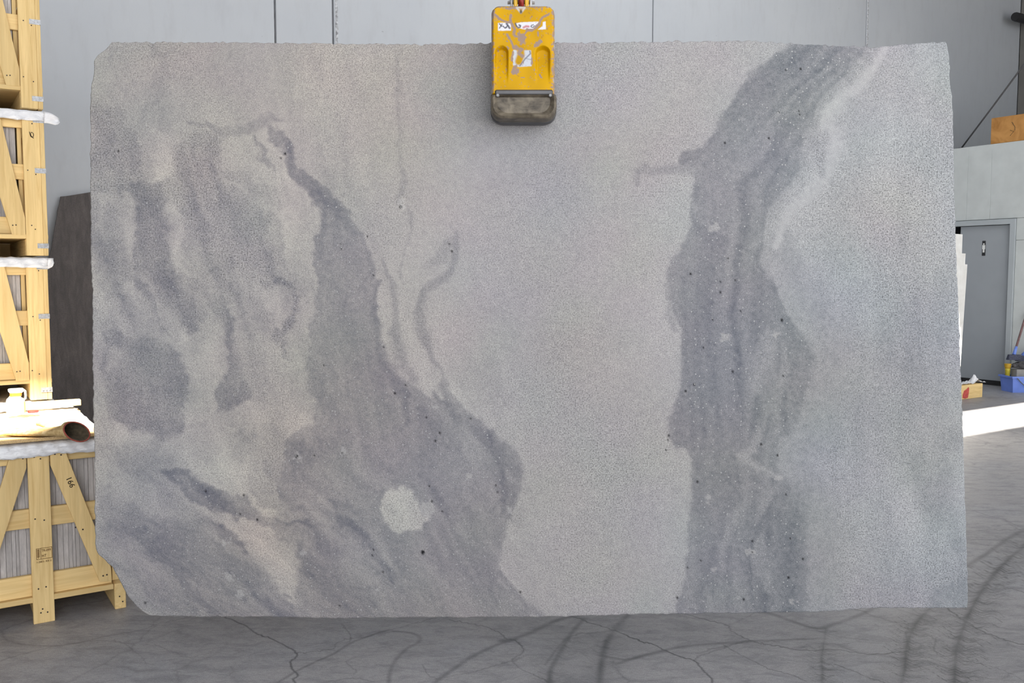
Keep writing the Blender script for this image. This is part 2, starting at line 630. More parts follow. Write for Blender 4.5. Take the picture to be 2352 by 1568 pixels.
rs = random.Random(5)
STROKES = []                                # (floor points, width m, strength, soft)
for pts, w, st, soft, jit in VEINS:
    p = spline(pts, 8)
    if jit:
        p = p + RNG.normal(0, 0.9, p.shape)
    q = np.array([on_z(x, y)[:2] for x, y in p])
    ymid = float(np.mean(q[:, 1]))
    STROKES.append((q, w * ymid / F * 1.55, st, soft))
for pts, w, st, L, count in COMBS:
    p = spline(pts, 14)
    q = np.array([on_z(x, y)[:2] for x, y in p])
    STROKES.append((q, w * .75 * float(np.mean(q[:, 1])) / F * 1.4, st * .62, 1.3))
    STROKES.append((q, w * .22 * float(np.mean(q[:, 1])) / F * 1.4, st * .55, 1.0))
    STROKES.append((q, 75 * float(np.mean(q[:, 1])) / F, .14, 1.0))
    STROKES.append((q, 260 * float(np.mean(q[:, 1])) / F, .10, 1.2))
    for k in range(int(count * 1.9)):
        i = rs.randrange(len(p) - 1)
        x0, y0 = p[i]
        for side in (1, -1):
            if side < 0 and rs.random() < 0.35:
                continue
            l = L * rs.uniform(0.6, 1.7) * (1.0 if side > 0 else 0.85)
            up = rs.uniform(0.05, 0.42) if side > 0 else rs.uniform(-0.45, -0.02)
            c = [(x0, y0), (x0 + side * l * .35, y0 + l * (up * .2 + .12)), (x0 + side * l * .7, y0 + l * up * .45), (x0 + side * l, y0 + l * up)]
            qq = np.array([on_z(x, y)[:2] for x, y in spline(c, 4)])
            wd = np.linspace(2.0, 0.7, len(qq)) * float(np.mean(qq[:, 1])) / F * 1.3
            STROKES.append((qq, wd, st * rs.uniform(.35, .9), 0.9))

m = NT('grey_veined_stone_floor', 0.5, spec=0.35)
vein = m.attr('vein').outputs['Fac']
vec = m.coord()
big = m.noise(vec, 1.1, 4, 0.55, 0.4)
mid = m.noise(m.coord((1, 2.2, 1), (0, 0, math.radians(25))), 7, 5, 0.65, 0.8)
fine = m.noise(vec, 330, 2, 0.6)
c = m.ramp(big, [(0.25, (0.270, 0.264, 0.277)), (0.5, (0.322, 0.313, 0.323)), (0.75, (0.296, 0.301, 0.328))])
c = m.mix(c, (0.17, 0.17, 0.185), m.math('MULTIPLY', m.ramp(mid, [(0.46, 0.0), (0.72, 1.0)]), 0.75))
c = m.mix(c, (0.345, 0.34, 0.345), m.math('MULTIPLY', m.ramp(mid, [(0.25, 1.0), (0.47, 0.0)]), 0.5))
mid2 = m.noise(m.coord((1, 2.0, 1), (0, 0, math.radians(-20))), 55, 4, 0.7, 0.5)
c = m.mix(c, m.ramp(mid2, [(0.3, 0.78), (0.5, 1.0), (0.7, 1.18)]), 0.8, 'MULTIPLY')
c = m.mix(c, m.ramp(fine, [(0.3, 0.62), (0.5, 1.0), (0.7, 1.40)]), 0.8, 'MULTIPLY')
wob = m.n('ShaderNodeTexNoise')
wob.inputs['Scale'].default_value = 2.2
wob.inputs['Detail'].default_value = 5
m.l(vec, wob.inputs['Vector'])
wadd = m.n('ShaderNodeMix', data_type='VECTOR')
wadd.inputs[0].default_value = 0.30
m.l(vec, wadd.inputs[4])
m.l(wob.outputs['Color'], wadd.inputs[5])
vr = m.n('ShaderNodeTexVoronoi', feature='DISTANCE_TO_EDGE')
vr.inputs['Scale'].default_value = 2.6
m.l(wadd.outputs[1], vr.inputs['Vector'])
net = m.ramp(vr.outputs['Distance'], [(0.0, 1.0), (0.012, 0.35), (0.03, 0.0)])
gate = m.ramp(m.noise(vec, 0.9, 2), [(0.45, 0.0), (0.62, 1.0)])
c = m.mix(c, (0.075, 0.075, 0.083), m.math('MULTIPLY', m.math('MULTIPLY', net, gate), 0.42))
c = m.mix(c, (0.045, 0.046, 0.052), m.math('MULTIPLY', vein, 0.92))
m.color(c)
m.bump(mid, 0.06, 0.01)
M['floor'] = m.m

PATCHES = [(-2.30, 2.45, 3.05, 4.15, 0.0044), (2.45, 3.1, 3.4, 4.15, 0.0065), (1.85, 3.9, 4.15, 6.6, 0.0085), (2.9, 7.2, 6.6, 12.0, 0.05)]
OUT = [(-14, -2.30, -12, 16), (-2.30, 2.45, -12, 3.05), (2.45, 3.1, -12, 3.4), (3.1, 18, -12, 4.15), (-2.30, 1.85, 4.15, 16),
       (3.9, 18, 4.15, 6.6), (1.85, 2.9, 6.6, 16), (2.9, 18, 12.0, 16), (7.2, 18, 6.6, 12.0)]
co, qd, va, base = [], [], [], 0
for x0, x1, y0, y1, st in PATCHES:
    w, h = int(round((x1 - x0) / st)) + 1, int(round((y1 - y0) / st)) + 1
    cv = Canvas(x0, y0, (x1 - x0) / (w - 1), (y1 - y0) / (h - 1), w, h)
    acc = np.zeros((h, w), np.float32)
    for q, wd, sg, soft in STROKES:
        if q[:, 0].max() < x0 - .1 or q[:, 0].min() > x1 + .1 or q[:, 1].max() < y0 - .1 or q[:, 1].min() > y1 + .1:
            continue
        r = 0.85
        s = cv.sl(q[:, 0].min() - r, q[:, 0].max() + r, q[:, 1].min() - r, q[:, 1].max() + r)
        if s is None:
            continue
        sub = Canvas(cv.X[s][0, 0], cv.Y[s][0, 0], cv.dx, cv.dy, s[1].stop - s[1].start, s[0].stop - s[0].start)
        k = sub.stroke(q, wd, soft) * sg
        acc[s] = 1 - (1 - acc[s]) * (1 - k)
    # warm the veins' strength with noise so they break up
    acc *= np.clip(0.95 + 0.12 * fnoise((h, w), 9, 9, 3), 0.6, 1.15)
    P = np.stack([cv.X, cv.Y, np.zeros_like(cv.X)], -1).reshape(-1, 3)
    co.append(P)
    va.append(np.clip(acc, 0, 1).ravel())
    f = grid_faces(w, h, base)[:, ::-1]
    qd.append(f)
    base += w * h
for x0, x1, y0, y1 in OUT:
    co.append(np.array([(x0, y0, 0), (x1, y0, 0), (x1, y1, 0), (x0, y1, 0)], float))
    va.append(np.zeros(4))
    qd.append(np.array([[base, base + 1, base + 2, base + 3]]))
    base += 4
me = fast_mesh('floor', np.concatenate(co), np.concatenate(qd), {'vein': np.concatenate(va)})
floor = link_mesh('floor', me, M['floor'])
tag(floor, kind='structure')

# ---- back wall: painted concrete panels with open joints
ORI = empty('wall_back', (0, 0, 0), TH)
tag(ORI, kind='structure')
SEAMS = [S_LEFT, -4.59, -0.69, 2.722, 3.26, 7.097, 10.912, S_RIGHT]
box('joint_filler', S_LEFT - .3, S_RIGHT + .3, N_BACK + 0.03, N_BACK + 0.2, 0, ROOF, M['joint'], ORI)
for a, b in zip(SEAMS[:-1], SEAMS[1:]):
    box('panel', a + 0.008, b - (0.008 if b < S_RIGHT else 0.0), N_BACK, N_BACK + 0.15, 0.0, ROOF, M['wall'], ORI, 0.004)
# mortar smears beside two of the joints
for s0, w in ((3.285, 0.028), (10.93, 0.03)):
    bm = bmesh.new()
    zz = 0.0
    r = random.Random(int(s0 * 100))
    prev = None
    while zz < ROOF:
        a = [bm.verts.new((s0 + r.uniform(-.006, .004), N_BACK - 0.003, zz)), bm.verts.new((s0 + w * r.uniform(.4, 1.1), N_BACK - 0.003, zz)),
             bm.verts.new((s0 + w * 1.2, N_BACK + 0.01, zz)), bm.verts.new((s0 - 0.01, N_BACK + 0.01, zz))]
        if prev:
            for i in range(4):
                bm.faces.new((prev[i], prev[(i + 1) % 4], a[(i + 1) % 4], a[i]))
        prev = a
        zz += 0.06
    from_bm('joint_mortar', bm, flat_mat('joint_mortar_%d' % int(s0), (0.42, 0.43, 0.45), 0.9, var=0.5, scale=40), ORI)

wr = empty('wall_right', (0, 0, 0), TH)
tag(wr, kind='structure')
for k in range(3):
    a = -6.0 + k * (N_BACK + 6.0) / 3
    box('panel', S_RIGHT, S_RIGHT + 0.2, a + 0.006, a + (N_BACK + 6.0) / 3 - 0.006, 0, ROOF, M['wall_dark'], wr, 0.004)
wl = empty('wall_left', (0, 0, 0), TH)
tag(wl, kind='structure')
for k in range(3):
    a = -6.0 + k * (N_BACK + 6.0) / 3
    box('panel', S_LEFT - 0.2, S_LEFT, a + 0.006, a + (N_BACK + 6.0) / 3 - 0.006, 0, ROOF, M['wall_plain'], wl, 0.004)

# ---- roof with two open skylights
ce = empty('ceiling', (0, 0, 0), TH)
tag(ce, kind='structure')
n_a = 4.587 - SUN_C * ROOF
n_b = 5.450 - SUN_C * ROOF
n_c = 5.93 - SUN_C * ROOF
z0, z1 = ROOF, ROOF + 0.05
for x0, x1, y0, y1 in ((S_LEFT - .2, S_RIGHT + .2, -6.0, n_a), (S_LEFT - .2, -4.5, n_a, N_BACK + .2), (-4.5, 1.0, n_c, N_BACK + .2),
                       (1.0, 3.0, n_a, N_BACK + .2), (3.0, 12.0, n_b, N_BACK + .2), (12.0, S_RIGHT + .2, n_a, N_BACK + .2)):
    box('roof_panel', x0, x1, y0, y1, z0, z1, M['roof'], ce)

box('rear_fill_panel', 3.7, 10.7, 4.4, 6.0, 6.88, 6.95, flat_mat('fill_panel_white', (.8, .8, .8), .4), ce)  # unseen plain white panel, added above the rear fill lamp

# ---- annex room with its door, along the right wall
S_AX, AX_TOP = 11.76, 3.135
DN0, DN1 = 6.395, 7.42                        # door opening along n
an = empty('wall_annex', (0, 0, 0), TH)
tag(an, kind='structure')
T = 0.12


def ax_panel(n0, n1, z0, z1):
    box('panel', S_AX, S_AX + T, n0 + 0.0008, n1 - 0.0008, z0 + 0.0015, z1 - 0.0015, M['annex'], an, 0.003)


nsplit = [snz(on_s(px, 420, S_AX))[1] for px in (2222, 2276)]
cuts = [1.5, 3.0, 4.5, 5.75, nsplit[1], nsplit[0], 7.40, N_BACK]
for a, b in zip(cuts[:-1], cuts[1:]):
    if b <= 5.75 + 1e-6:
        for z0, z1 in ((0, 1.885), (1.885, AX_TOP)):
            ax_panel(a, b, z0, z1)
    else:
        ax_panel(a, b, 2.165, AX_TOP)
ax_panel(5.75, DN0 - 0.07, 0, 1.885)
ax_panel(5.75, DN0 - 0.07, 1.885, 2.165)
ax_panel(DN1 + 0.07, N_BACK, 0, 2.165)
box('annex_side', S_AX, S_RIGHT, 1.4, 1.5, 0, AX_TOP, M['annex'], an)
box('annex_roof', S_AX + 0.002, S_RIGHT, 1.5, N_BACK, AX_TOP - 0.12, AX_TOP - 0.002, M['annex'], an)
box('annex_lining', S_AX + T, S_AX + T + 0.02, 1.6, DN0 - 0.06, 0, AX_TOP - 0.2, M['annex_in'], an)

door = empty('door_1', B(S_AX, DN0, 0), TH)
tag(door, kind='structure')
W = DN1 - DN0


def dbox(name, n0, n1, z0, z1, s0, s1, mat, par=door, bev=0.002):
    return box(name, s0, s1, n0, n1, z0, z1, mat, par, bev)


dbox('door_jamb', -0.068, 0.0, 0, 2.16, -0.025, T, M['frame'])
dbox('door_jamb', W, W + 0.068, 0, 2.16, -0.025, T, M['frame'])
dbox('door_header', 0.0, W, 2.092, 2.16, -0.025, T, M['frame'])
dbox('threshold', 0.0, W, 0.0, 0.012, 0.01, T, M['black'])
leaf = dbox('door_leaf', 0.004, 0.69, 0.062, 2.086, 0.03, 0.075, M['door'])
dbox('door_gap_strip', 0.004, 0.69, 0.013, 0.062, 0.04, 0.07, M['black'])  # black strip stands in for the shade in the gap under the leaf
# pictogram plate of a standing man, slim black plate with a white figure
cn, cz = snz(on_s(2260, 570, S_AX + 0.03))[1:]
cn -= DN0
sg = dbox('pictogram_plate', cn - 0.021, cn + 0.021, cz - 0.097, cz + 0.097, 0.024, 0.03, M['black'], leaf, 0.0)
bm = bmesh.new()
xf = 0.0225
for z0, z1, hw in ((-0.055, -0.012, 0.012), (-0.012, 0.042, 0.019)):
    bm_box(bm, xf, xf + 0.002, cn - hw, cn + hw, cz + z0, cz + z1)
ring = [(xf, cn + 0.011 * math.cos(t), cz + 0.055 + 0.011 * math.sin(t)) for t in np.linspace(0, 2 * math.pi, 12, endpoint=False)]
vs = [bm.verts.new(p) for p in ring]
bm.faces.new(vs)
from_bm('pictogram_man', bm, M['white_print'], sg)

# ================================================================== THE HANGING SLAB
Y_SLAB, SLAB_T = 3.10, 0.030
SW, SH = 760, 500


def interp(y, tab):
    t = np.array(tab, float)
    return np.interp(y, t[:, 0], t[:, 1])


LEFT = [(97, 258), (104, 252), (112, 244), (128, 224), (138, 216), (165, 215), (190, 212), (212, 209), (230, 208), (430, 208), (600, 209), (645, 210), (650, 212),
        (900, 214), (1040, 217), (1200, 219), (1262, 219), (1275, 226), (1290, 243), (1302, 257), (1320, 268), (1350, 283), (1375, 296), (1395, 312), (1405, 325), (1416, 345)]
RIGHT = [(97, 2172), (104, 2175), (140, 2180), (157, 2182), (175, 2180), (200, 2182), (226, 2187), (300, 2189), (420, 2191), (560, 2195), (760, 2203), (900, 2208), (1050, 2213), (1250, 2219), (1416, 2223)]
TOP = [(205, 97), (260, 97), (360, 96), (440, 98), (520, 97), (600, 98), (700, 99), (760, 100), (850, 101), (940, 102), (1040, 102), (1130, 100), (1280, 98), (1400, 97), (1540, 96),
       (1640, 95), (1720, 94), (1780, 97), (1860, 102), (1930, 106), (2000, 108), (2060, 104), (2110, 99), (2150, 97), (2175, 97)]
BOT = [(335, 1413), (420, 1415), (600, 1416), (780, 1420), (900, 1418), (1100, 1417), (1230, 1416), (1400, 1412), (1520, 1409), (1700, 1407), (1900, 1404), (1960, 1399), (2020, 1396), (2130, 1396), (2223, 1395)]
vv = np.linspace(0, 1, SH)[:, None]
uu = np.linspace(0, 1, SW)[None, :]
yn = 97 + (1416 - 97) * vv
xl = interp(yn, LEFT) + np.interp(yn, np.arange(0, 1568, 9), RNG.normal(0, 0.9, 175))
xr = interp(yn, RIGHT) + np.interp(yn, np.arange(0, 1568, 9), RNG.normal(0, 0.7, 175))
PX = xl + (xr - xl) * uu
tp = interp(PX, TOP) + np.interp(PX, np.arange(0, 2400, 8), RNG.normal(0, 1.3, 300))
bt = interp(PX, BOT) + np.interp(PX, np.arange(0, 2400, 10), RNG.normal(0, 0.8, 240))
PY = tp + (bt - tp) * vv

# stone pattern, painted on a canvas in the slab's own plane (2 units per cell)
cv = Canvas(180, 70, 2.0, 2.0, 1040, 690)
X, Y = cv.X, cv.Y
sh = X.shape
sm = lambda a, b, x: (lambda t: t * t * (3 - 2 * t))(np.clip((x - a) / (b - a), 0, 1))

leftm = 1 - sm(640, 760, X)
tone = np.full(sh, 0.16, np.float32)
tone += 0.05 * fnoise(sh, 60, 60, 21) + 0.02 * fnoise(sh, 14, 14, 22)
# streaky folded left part of the slab, streaks lean to the lower right
wx = 10 * fnoise(sh, 40, 40, 30)
streak = fnoise(sh, 7, 60, 31, math.radians(-14)) + 0.6 * fnoise(sh, 4, 30, 32, math.radians(-10))
streak = bil(streak, (X - 180) / 2 + wx, (Y - 70) / 2)
tone += leftm * (0.10 + 0.10 * streak * sm(120, 420, Y))
rightm = sm(1800, 1900, X)
tone += rightm * (0.12 + 0.045 * fnoise(sh, 14, 70, 33) + 0.035 * fnoise(sh, 5, 30, 34))
grain = np.full(sh, 0.55, np.float32) + 0.1 * fnoise(sh, 30, 30, 41)
grain = grain * (1 - rightm) + rightm * (0.85 + 0.12 * fnoise(sh, 25, 40, 42))


def put(mask, t, g=None, a=1.0):
    global tone, grain
    k = np.clip(mask * a, 0, 1)
    tone = tone * (1 - k) + t * k
    if g is not None:
        grain = grain * (1 - k) + g * k


def P_(pts, blur, t, g=None, a=1.0):
    put(cv.poly(pts, blur * .5), t, g, a)


def S_(pts, w, t, g=None, a=1.0, soft=0.65):
    sp = spline(pts, 6)
    if hasattr(w, '__len__'):
        w = np.interp(np.linspace(0, 1, len(sp)), np.linspace(0, 1, len(w)), w)
    put(cv.stroke(sp, w, soft), t, g, a)


# --- left part
P_([(208, 230), (300, 290), (330, 350), (345, 430), (300, 450), (205, 440)], 16, .46, .95, .8)
S_([(215, 380), (250, 330), (230, 280)], 30, .5, .95, .5)
P_([(395, 350), (440, 300), (510, 310), (520, 390), (560, 440), (610, 480), (645, 560), (640, 640), (590, 650), (520, 620), (450, 560), (400, 520), (380, 450)], 16, .5, 1.0, .85)
P_([(210, 420), (300, 432), (400, 410), (410, 450), (340, 470), (250, 460), (208, 450)], 8, .58, .9, .8)
S_([(330, 445), (350, 540), (372, 620), (400, 680), (428, 740)], [40, 62, 58, 58, 34], .74, .8, .9)
S_([(440, 470), (470, 560), (500, 640), (560, 720)], [40, 46, 40, 20], .62, .95, .6)
S_([(360, 100), (356, 170), (346, 200), (352, 250), (375, 310)], [18, 20, 34, 40, 16], .50, None, .75)
S_([(255, 110), (252, 150), (275, 230), (290, 270)], 8, .46, None, .5)
S_([(318, 190), (326, 260), (320, 300)], 16, .45, None, .5)
S_([(430, 280), (480, 290), (520, 303), (555, 300), (590, 280), (640, 278)], [10, 16, 20, 22, 26, 12], .56, None, .85)
S_([(700, 120), (722, 130), (735, 170)], 20, .42, None, .5)
S_([(800, 130), (820, 200), (832, 250)], 10, .36, None, .5)
S_([(620, 250), (625, 220)], 26, .42, None, .4)
P_([(520, 318), (580, 310), (640, 390), (660, 430), (650, 470), (600, 450), (545, 400), (515, 380)], 8, .14, .5, .8)
P_([(300, 340), (400, 300), (430, 330), (380, 380), (345, 400)], 12, .18, .6, .7)
S_([(582, 318), (592, 340), (590, 370), (615, 395)], [10, 13, 16, 8], .62, None, .85)
S_([(515, 345), (525, 385), (550, 410)], 12, .5, .9, .6)
S_([(640, 520), (660, 560), (655, 600)], 12, .52, .8, .6)
S_([(560, 400), (600, 440), (640, 480)], 22, .48, .9, .5)
S_([(285, 455), (300, 480), (305, 540), (318, 590)], [10, 34, 34, 10], .12, .45, .85)
S_([(392, 470), (388, 500), (402, 560), (420, 600), (440, 640)], [10, 26, 24, 20, 8], .14, .5, .9)
S_([(420, 520), (430, 570), (440, 620)], 7, .5, None, .7)
S_([(255, 480), (275, 560), (300, 640)], [10, 30, 20], .56, .75, .7)
S_([(262, 570), (285, 600), (295, 640)], 30, .58, .75, .5)
S_([(322, 560), (330, 640), (350, 700), (372, 770)], [8, 26, 30, 14], .72, .75, .8)
S_([(300, 650), (310, 700), (318, 760)], [24, 40, 20], .14, .45, .85)
S_([(355, 690), (372, 740), (385, 770)], [18, 26, 14], .16, .5, .85)
S_([(325, 620), (345, 660), (355, 700)], 10, .2, .45, .6)
P_([(240, 758), (275, 765), (300, 785), (350, 780), (400, 800), (425, 850), (430, 900), (415, 960), (425, 990), (370, 1000), (300, 990), (255, 960), (235, 870)], 9, .70, .75, .9)
S_([(262, 810), (275, 830), (270, 850)], 26, .2, .5, .7)
S_([(215, 870), (240, 900), (255, 1000)], 40, .34, .7, .4)
P_([(430, 790), (470, 740), (510, 740), (530, 800), (560, 870), (600, 960), (608, 1020), (570, 1058), (500, 1062), (440, 1052), (420, 1010), (440, 930), (425, 850)], 10, .17, .5, .9)
P_([(500, 690), (525, 740), (545, 800), (558, 850), (582, 908), (515, 935), (500, 900), (525, 850), (505, 780), (490, 720)], 6, .66, .6, .9)
S_([(520, 930), (545, 925), (560, 910)], 14, .62, .6, .6)
S_([(570, 770), (580, 840), (600, 830)], 12, .46, .8, .5)
S_([(600, 640), (640, 645), (668, 660), (670, 710), (650, 760), (625, 765), (660, 790), (672, 820)], [10, 22, 22, 18, 26, 14, 14, 6], .60, 1.0, .9)
S_([(560, 640), (580, 700), (620, 740)], 20, .5, .95, .5)
S_([(700, 520), (700, 620), (695, 760), (700, 900)], [50, 50, 44, 50], .16, .5, .8)
S_([(420, 680), (450, 720), (470, 760)], 30, .5, .7, .5)
S_([(440, 650), (480, 700), (500, 740)], [20, 30, 26], .58, .7, .7)
S_([(610, 880), (620, 940), (640, 990)], 24, .44, .8, .4)
S_([(545, 985), (560, 1000), (580, 1000)], 20, .5, .8, .6)
S_([(300, 1010), (330, 1050), (345, 1060)], [10, 26, 14], .16, .45, .7)
# --- the big central dark vein and everything below it
D1 = [(598, 288), (640, 300), (668, 345), (704, 408), (762, 458), (802, 500), (822, 560), (850, 620), (862, 680), (856, 760), (880, 826), (905, 862), (935, 880), (965, 898), (1000, 915),
      (1020, 870), (1038, 890), (1062, 930), (1130, 985), (1188, 1036), (1213, 1080), (1196, 1130), (1176, 1170), (1168, 1210), (1150, 1260), (1142, 1300), (1182, 1342), (1214, 1386), (1232, 1440),
      (640, 1440), (640, 1060), (662, 1010), (700, 980), (722, 920), (712, 850), (718, 760), (732, 650), (727, 560), (716, 490), (690, 440), (650, 380), (612, 325)]
P_(D1, 4, .66, .42, .92)
P_([(200, 1195), (330, 1180), (430, 1170), (520, 1200), (620, 1230), (660, 1050), (800, 1040), (800, 1440), (200, 1440)], 14, .66, .45, .8)
P_([(200, 1000), (420, 1050), (520, 1110), (430, 1180), (330, 1190), (205, 1210)], 18, .40, .55, .7)
# darker runs inside it
S_([(650, 340), (690, 420), (740, 470), (800, 512), (838, 570), (852, 630)], [16, 26, 22, 18, 14, 14], .84, .4, .75)
S_([(860, 640), (852, 720), (868, 790), (896, 850), (925, 910), (940, 980)], [10, 14, 22, 28, 24, 12], .90, .4, .8)
S_([(1000, 900), (1040, 940), (1100, 990), (1150, 1040), (1190, 1085)], [16, 24, 24, 30, 26], .80, .4, .7)
S_([(1122, 985), (1145, 1030), (1160, 1090), (1158, 1130), (1150, 1180)], [6, 12, 12, 14, 6], .88, None, .75)
S_([(970, 950), (985, 1010), (975, 1080), (1000, 1130), (1050, 1190)], [30, 50, 50, 40, 20], .80, .4, .5)
S_([(760, 700), (745, 850), (760, 960)], [60, 50, 40], .58, .45, .5)
S_([(900, 1000), (860, 1060), (780, 1050)], 60, .56, .5, .4)
S_([(1075, 1000), (1085, 1050), (1080, 1105)], [30, 46, 24], .46, .55, .7)
S_([(680, 1040), (720, 1050), (740, 1030)], 50, .78, .5, .5)
S_([(1000, 1080), (1030, 1120), (1060, 1150), (1070, 1240)], 9, .5, None, .5)
P_([(640, 1075), (740, 1060), (800, 1090), (790, 1150), (720, 1170), (650, 1160)], 24, .44, .5, .6)
P_([(700, 780), (730, 780), (760, 900), (740, 980), (700, 960)], 20, .50, .5, .5)
# pale islands
P_([(876, 1140), (892, 1120), (925, 1117), (952, 1135), (962, 1165), (985, 1195), (968, 1212), (940, 1200), (915, 1210), (888, 1190), (876, 1165)], 2.5, -.12, .75, .95)
S_([(870, 1220), (880, 1260), (900, 1290)], [30, 36, 16], .42, .6, .7)
P_([(505, 1192), (560, 1200), (620, 1222), (668, 1250), (690, 1310), (692, 1382), (668, 1355), (630, 1320), (590, 1290), (560, 1255), (530, 1225)], 5, .10, .6, .92)
S_([(690, 1370), (700, 1400), (715, 1420)], 18, .3, .6, .7)
S_([(415, 1062), (455, 1085), (505, 1118), (560, 1132), (610, 1150), (690, 1185)], [14, 26, 26, 30, 44, 12], .14, .55, .9)
P_([(372, 1078), (400, 1070), (430, 1076), (465, 1105), (520, 1122), (580, 1140), (612, 1170), (690, 1192), (640, 1210), (560, 1190), (490, 1170), (440, 1150), (395, 1110)], 5, .84, .45, .92)
S_([(490, 1195), (530, 1215), (545, 1240), (560, 1265)], [8, 18, 16, 8], .82, .45, .8)
S_([(280, 1110), (330, 1150), (420, 1180)], [20, 36, 24], .30, .55, .6)
S_([(300, 1190), (340, 1210), (350, 1230)], 18, .38, .5, .6)
S_([(345, 1330), (380, 1360), (430, 1405), (470, 1425)], [12, 18, 22, 14], .46, .5, .6)
S_([(680, 1120), (760, 1130), (840, 1080)], 40, .6, .5, .4)
S_([(772, 1150), (782, 1190), (820, 1230), (870, 1280), (900, 1320), (905, 1340)], [12, 14, 16, 22, 20, 8], .88, .4, .85)
S_([(720, 1180), (760, 1240), (840, 1290), (880, 1370)], [20, 26, 24, 16], .56, .5, .5)
S_([(790, 1290), (800, 1330), (830, 1340)], 26, .46, .55, .6)
S_([(860, 1240), (850, 1330), (870, 1400)], 30, .5, .55, .4)
S_([(1142, 1300), (1180, 1345), (1215, 1385), (1250, 1420)], [6, 14, 14, 12], .74, .4, .85)
S_([(1150, 1330), (1185, 1372), (1215, 1400)], 4, .34, None, .7)
S_([(720, 1250), (700, 1320), (705, 1400)], [30, 34, 20], .76, .45, .6)
# thin veins to the right of it
S_([(914, 135), (918, 200), (915, 300), (922, 380), (930, 420), (916, 470)], [6, 10, 9, 12, 16, 7], .46, None, .8)
S_([(940, 478), (948, 500), (945, 545), (930, 590), (934, 640)], [6, 9, 8, 7, 8], .44, None, .8)
S_([(880, 600), (905, 650), (912, 720), (910, 780), (925, 830), (950, 880)], [8, 18, 18, 18, 20, 16], .52, .5, .8)
S_([(1046, 535), (1046, 570), (1030, 625), (985, 668), (968, 720), (972, 780), (990, 820), (1020, 850), (1032, 890)], [10, 12, 18, 18, 22, 24, 18, 12, 16], .56, .5, .88)
P_([(1048, 535), (1010, 562), (975, 600), (985, 612), (1025, 600)], 5, .42, .5, .7)
S_([(930, 690), (945, 760), (965, 830), (1000, 880), (1020, 910)], [8, 22, 26, 22, 8], .10, .55, .9)
S_([(872, 650), (880, 700), (868, 760)], [10, 16, 8], .14, .5, .7)
S_([(868, 760), (885, 810), (915, 850)], 8, .5, None, .5)
# --- the right dark vein
D2 = [(1812, 103), (1760, 140), (1718, 166), (1690, 210), (1668, 250), (1640, 300), (1612, 330), (1562, 338), (1555, 372), (1595, 392), (1585, 430), (1600, 468), (1592, 520), (1560, 582), (1528, 622),
      (1532, 690), (1545, 720), (1560, 760), (1562, 840), (1552, 900), (1524, 960), (1524, 1004), (1560, 1032), (1592, 1058), (1590, 1130), (1580, 1200), (1574, 1300), (1558, 1430),
      (1850, 1430), (1856, 1340), (1850, 1280), (1846, 1200), (1856, 1136), (1790, 1092), (1782, 1060), (1792, 1012), (1836, 976), (1846, 930), (1864, 880), (1860, 830), (1832, 762), (1790, 712), (1770, 650),
      (1750, 600), (1748, 540), (1762, 470), (1792, 430), (1830, 400), (1850, 340), (1862, 288), (1882, 230), (1935, 170), (1990, 103)]
put(np.roll(cv.poly(D2, 14), 9, 1), .46, .4, .9)
P_(D2, 4, .70, .40, .92)
S_([(1455, 425), (1462, 395), (1500, 388), (1560, 384), (1600, 392)], [10, 22, 20, 22, 24], .56, .45, .85)
S_([(1525, 660), (1535, 720), (1545, 760)], 12, .6, None, .6)
bstreak = fnoise(sh, 3, 60, 51) + .7 * fnoise(sh, 8, 70, 52)
xs = np.where(Y < 420, X - (420 - Y) * 0.95 + 9 * math.sin(420 / 90.0), X + 9 * np.sin(Y / 90.0))
bst = bil(bstreak, np.mod((xs - 180) / 2, 1030), (Y - 70) / 2)
mk2 = cv.poly(D2, 6)
tone += mk2 * 0.078 * bst
# its pale and dark runs
S_([(1905, 150), (1850, 200), (1790, 270), (1740, 320), (1700, 345)], [10, 10, 14, 10, 8], .48, .5, .6)
S_([(1960, 130), (1890, 190), (1830, 260), (1800, 300)], [8, 12, 16, 10], .50, None, .5)
S_([(1820, 120), (1760, 160), (1730, 190)], [16, 22, 14], .80, None, .7)
S_([(1950, 130), (1880, 190), (1800, 300), (1790, 380)], [10, 16, 30, 40], .80, None, .5)
S_([(1600, 430), (1590, 470), (1605, 520), (1640, 560)], [16, 14, 20, 40], .82, .4, .6)
S_([(1770, 760), (1748, 830), (1738, 900)], [24, 50, 26], .44, .5, .85)
S_([(1800, 800), (1795, 860), (1792, 900)], [10, 22, 12], .40, .5, .7)
S_([(1770, 650), (1800, 720), (1838, 770), (1862, 840), (1858, 880), (1838, 930), (1830, 960)], [10, 16, 22, 20, 18, 16, 12], .84, .4, .7)
S_([(1795, 810), (1800, 850), (1796, 900)], 5, .66, None, .6)
S_([(1745, 905), (1735, 950), (1720, 1000)], [10, 18, 8], .88, .4, .75)
S_([(1766, 955), (1762, 990), (1735, 1020)], [6, 10, 6], .86, None, .7)
S_([(1750, 980), (1728, 1020), (1700, 1050)], [10, 18, 24], .40, .5, .8)
S_([(1690, 1040), (1730, 1065), (1790, 1095)], [14, 18, 16], .36, .5, .85)
S_([(1790, 1000), (1770, 1050), (1775, 1080)], [6, 16, 8], .82, None, .6)
S_([(1610, 640), (1600, 760), (1580, 900)], 60, .76, .4, .4)
S_([(1700, 1150), (1680, 1180), (1668, 1240), (1660, 1300)], [14, 22, 20, 10], .44, .5, .8)
S_([(1760, 1130), (1745, 1170)], 24, .48, .5, .7)
S_([(1740, 1230), (1750, 1290), (1760, 1350)], [14, 40, 16], .46, .5, .8)
S_([(1765, 1170), (1750, 1200), (1730, 1240), (1726, 1300), (1728, 1400)], [16, 18, 12, 8, 6], .86, None, .8)
S_([(1640, 1260), (1630, 1320), (1640, 1360)], [16, 34, 16], .86, .4, .7)
